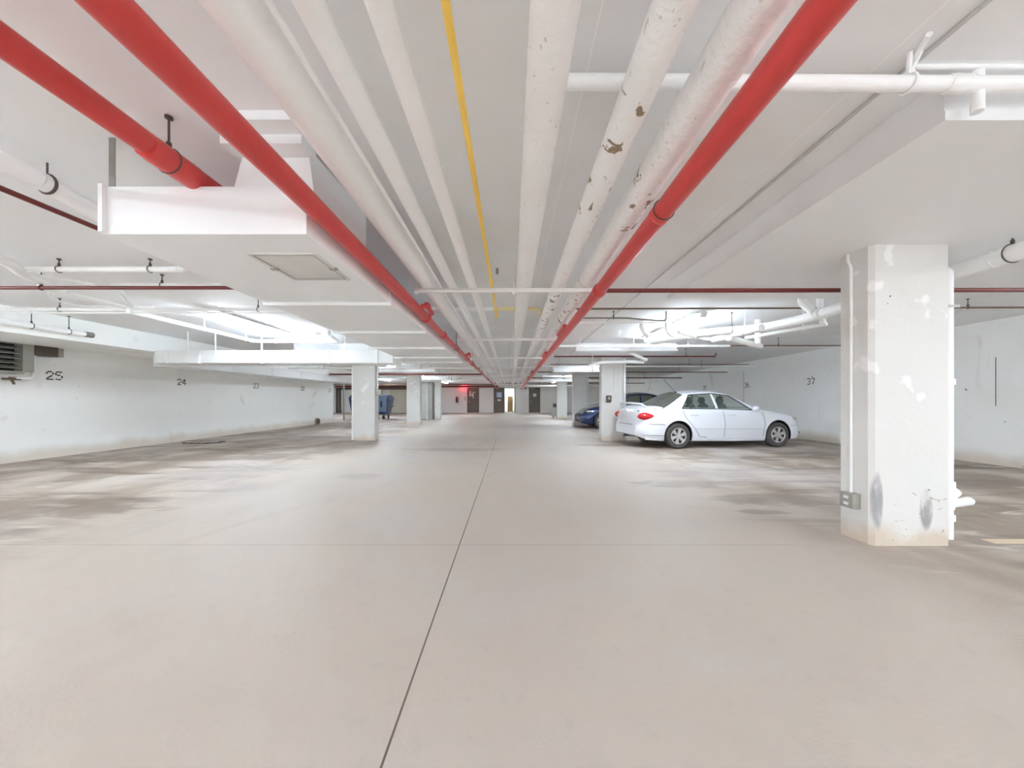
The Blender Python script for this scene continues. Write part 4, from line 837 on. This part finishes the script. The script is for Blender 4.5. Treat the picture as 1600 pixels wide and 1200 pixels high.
    b = MB(); b.box(xf - .18, xf - .01, -.30, .30, .52, .6); b.box(xf - .12, xf + .005, -.36, .36, .28, .37); b.build('grille', TRIM, R, bevel=.02)
    b = MB(); b.ring((xf - .02, 0, .57), (1, 0, 0), .045, .01); b.build('badge', CHROME, R)
    b = MB(); b.tube([(xr + .12, -.66, .585), (xr + .035, -.45, .58), (xr + .015, 0, .58), (xr + .035, .45, .58), (xr + .12, .66, .585)], .008, 6); b.build('bumper_seam', SEAMM, R)
    if spoiler:
        b = MB(); b.tube([(xr + .22, -.68, 1.03), (xr + .16, -.6, 1.10), (xr + .12, 0, 1.125), (xr + .16, .6, 1.10), (xr + .22, .68, 1.03)], .028, 10); b.build('spoiler', paint, R)
        b = MB(); b.box(xr + .085, xr + .10, -.25, .25, .78, .9); b.build('number_plate', PAPER, R); b = MB(); b.box(xr + .09, xr + .11, -.62, -.36, .92, .95); b.build('badge', CHROME, R)
        b = MB(); b.tube([(.12, -.5, 1.41), (-.2, -.52, 1.72)], .004, 6); b.ball((.13, -.5, 1.405), .03, .02, .015); b.build('antenna', BLACK, R)
        b = MB(); b.cyl((xr + .15, .35, .24), (xr + .6, .35, .24), .04, 12); b.ball((xr + .5, .35, .25), .25, .12, .07); b.build('muffler', TRIM, R)
    b = MB(); b.box(xr + .4, xf - .4, -.5, .5, .2, .3); b.build('underbody', TRIM, R)
    # wheels
    for x in (0, WB):
        for sgn in (-1, 1):
            yo = sgn * .85; yi = sgn * .66; w_ = MB()
            prof = [(.2, yo - sgn * .015), (.235, yo - sgn * .002), (.28, yo), (.305, yo - sgn * .02), (wr, yo - sgn * .05), (wr, yi + sgn * .04), (.30, yi), (.2, yi)]
            NSEG = 40; i0 = len(w_.V)
            for k in range(NSEG):
                a = 2 * math.pi * k / NSEG
                for r_, y_ in prof: w_.V.append(Vector((x + r_ * math.cos(a), y_, wr + r_ * math.sin(a))))
            m_ = len(prof)
            for k in range(NSEG):
                for j in range(m_): k2, j2 = (k + 1) % NSEG, (j + 1) % m_; w_.Fc.append((i0 + k * m_ + j, i0 + k2 * m_ + j, i0 + k2 * m_ + j2, i0 + k * m_ + j2))
            wo = w_.build('wheel', TYRE, R)
            d = MB(); d.cyl((x, yo - sgn * .10, wr), (x, yo - sgn * .085, wr), .2, 32); d.build('brake_disc', DARKS, wo)
            d = MB(); d.ring((x, yo - sgn * .02, wr), (0, 1, 0), .192, .014, 40, 8); d.cyl((x, yo - sgn * .06, wr), (x, yo - sgn * .012, wr), .05, 20)
            for k in range(6):
                a = 2 * math.pi * k / 6 + .3; u = Vector((math.cos(a), 0, math.sin(a))); v = Vector((-math.sin(a), 0, math.cos(a))); c0 = Vector((x, yo - sgn * .02, wr))
                pts = [c0 + u * .03 - v * .026, c0 + u * .03 + v * .026, c0 + u * .12 + v * .036, c0 + u * .192 + v * .05, c0 + u * .192 - v * .05, c0 + u * .12 - v * .036]
                d.poly(pts, (0, -sgn * .03, 0))
            d.build('rim', wheels_m, wo)
    R.location = loc; R.rotation_euler = (0, 0, yaw); return R
# white sedan: contact points of its near wheels on the floor
pr = G(1061, 701.5); pf = Vector(((1217 - CX) / 61.2, F / 61.2, 0)); d = (pf - pr); yaw = math.atan2(d.y, d.x); WBw = d.length
c = pr + Vector((-math.sin(yaw), math.cos(yaw), 0)) * .85
make_car('white_sedan', 'white four door sedan parked nose to the right wall', CWHITE, (c.x, c.y, 0), yaw, WB=WBw)
make_car('blue_car', 'blue car parked facing the lane, between the sedan and the third column', CBLUE, (2.85 + .9 + 2.7, 15.15, 0), math.pi + .02, WB=2.7, tall=.04, glass=GLASSD, spoiler=False, FO=.85)
make_car('grey_car', 'dark grey car parked beyond the blue car, mostly hidden', CGREY, (3.75 + .9 + 2.7, 19.2, 0), math.pi, WB=2.7, tall=.05, glass=GLASSD, spoiler=False)
print('objects', len(bpy.data.objects))
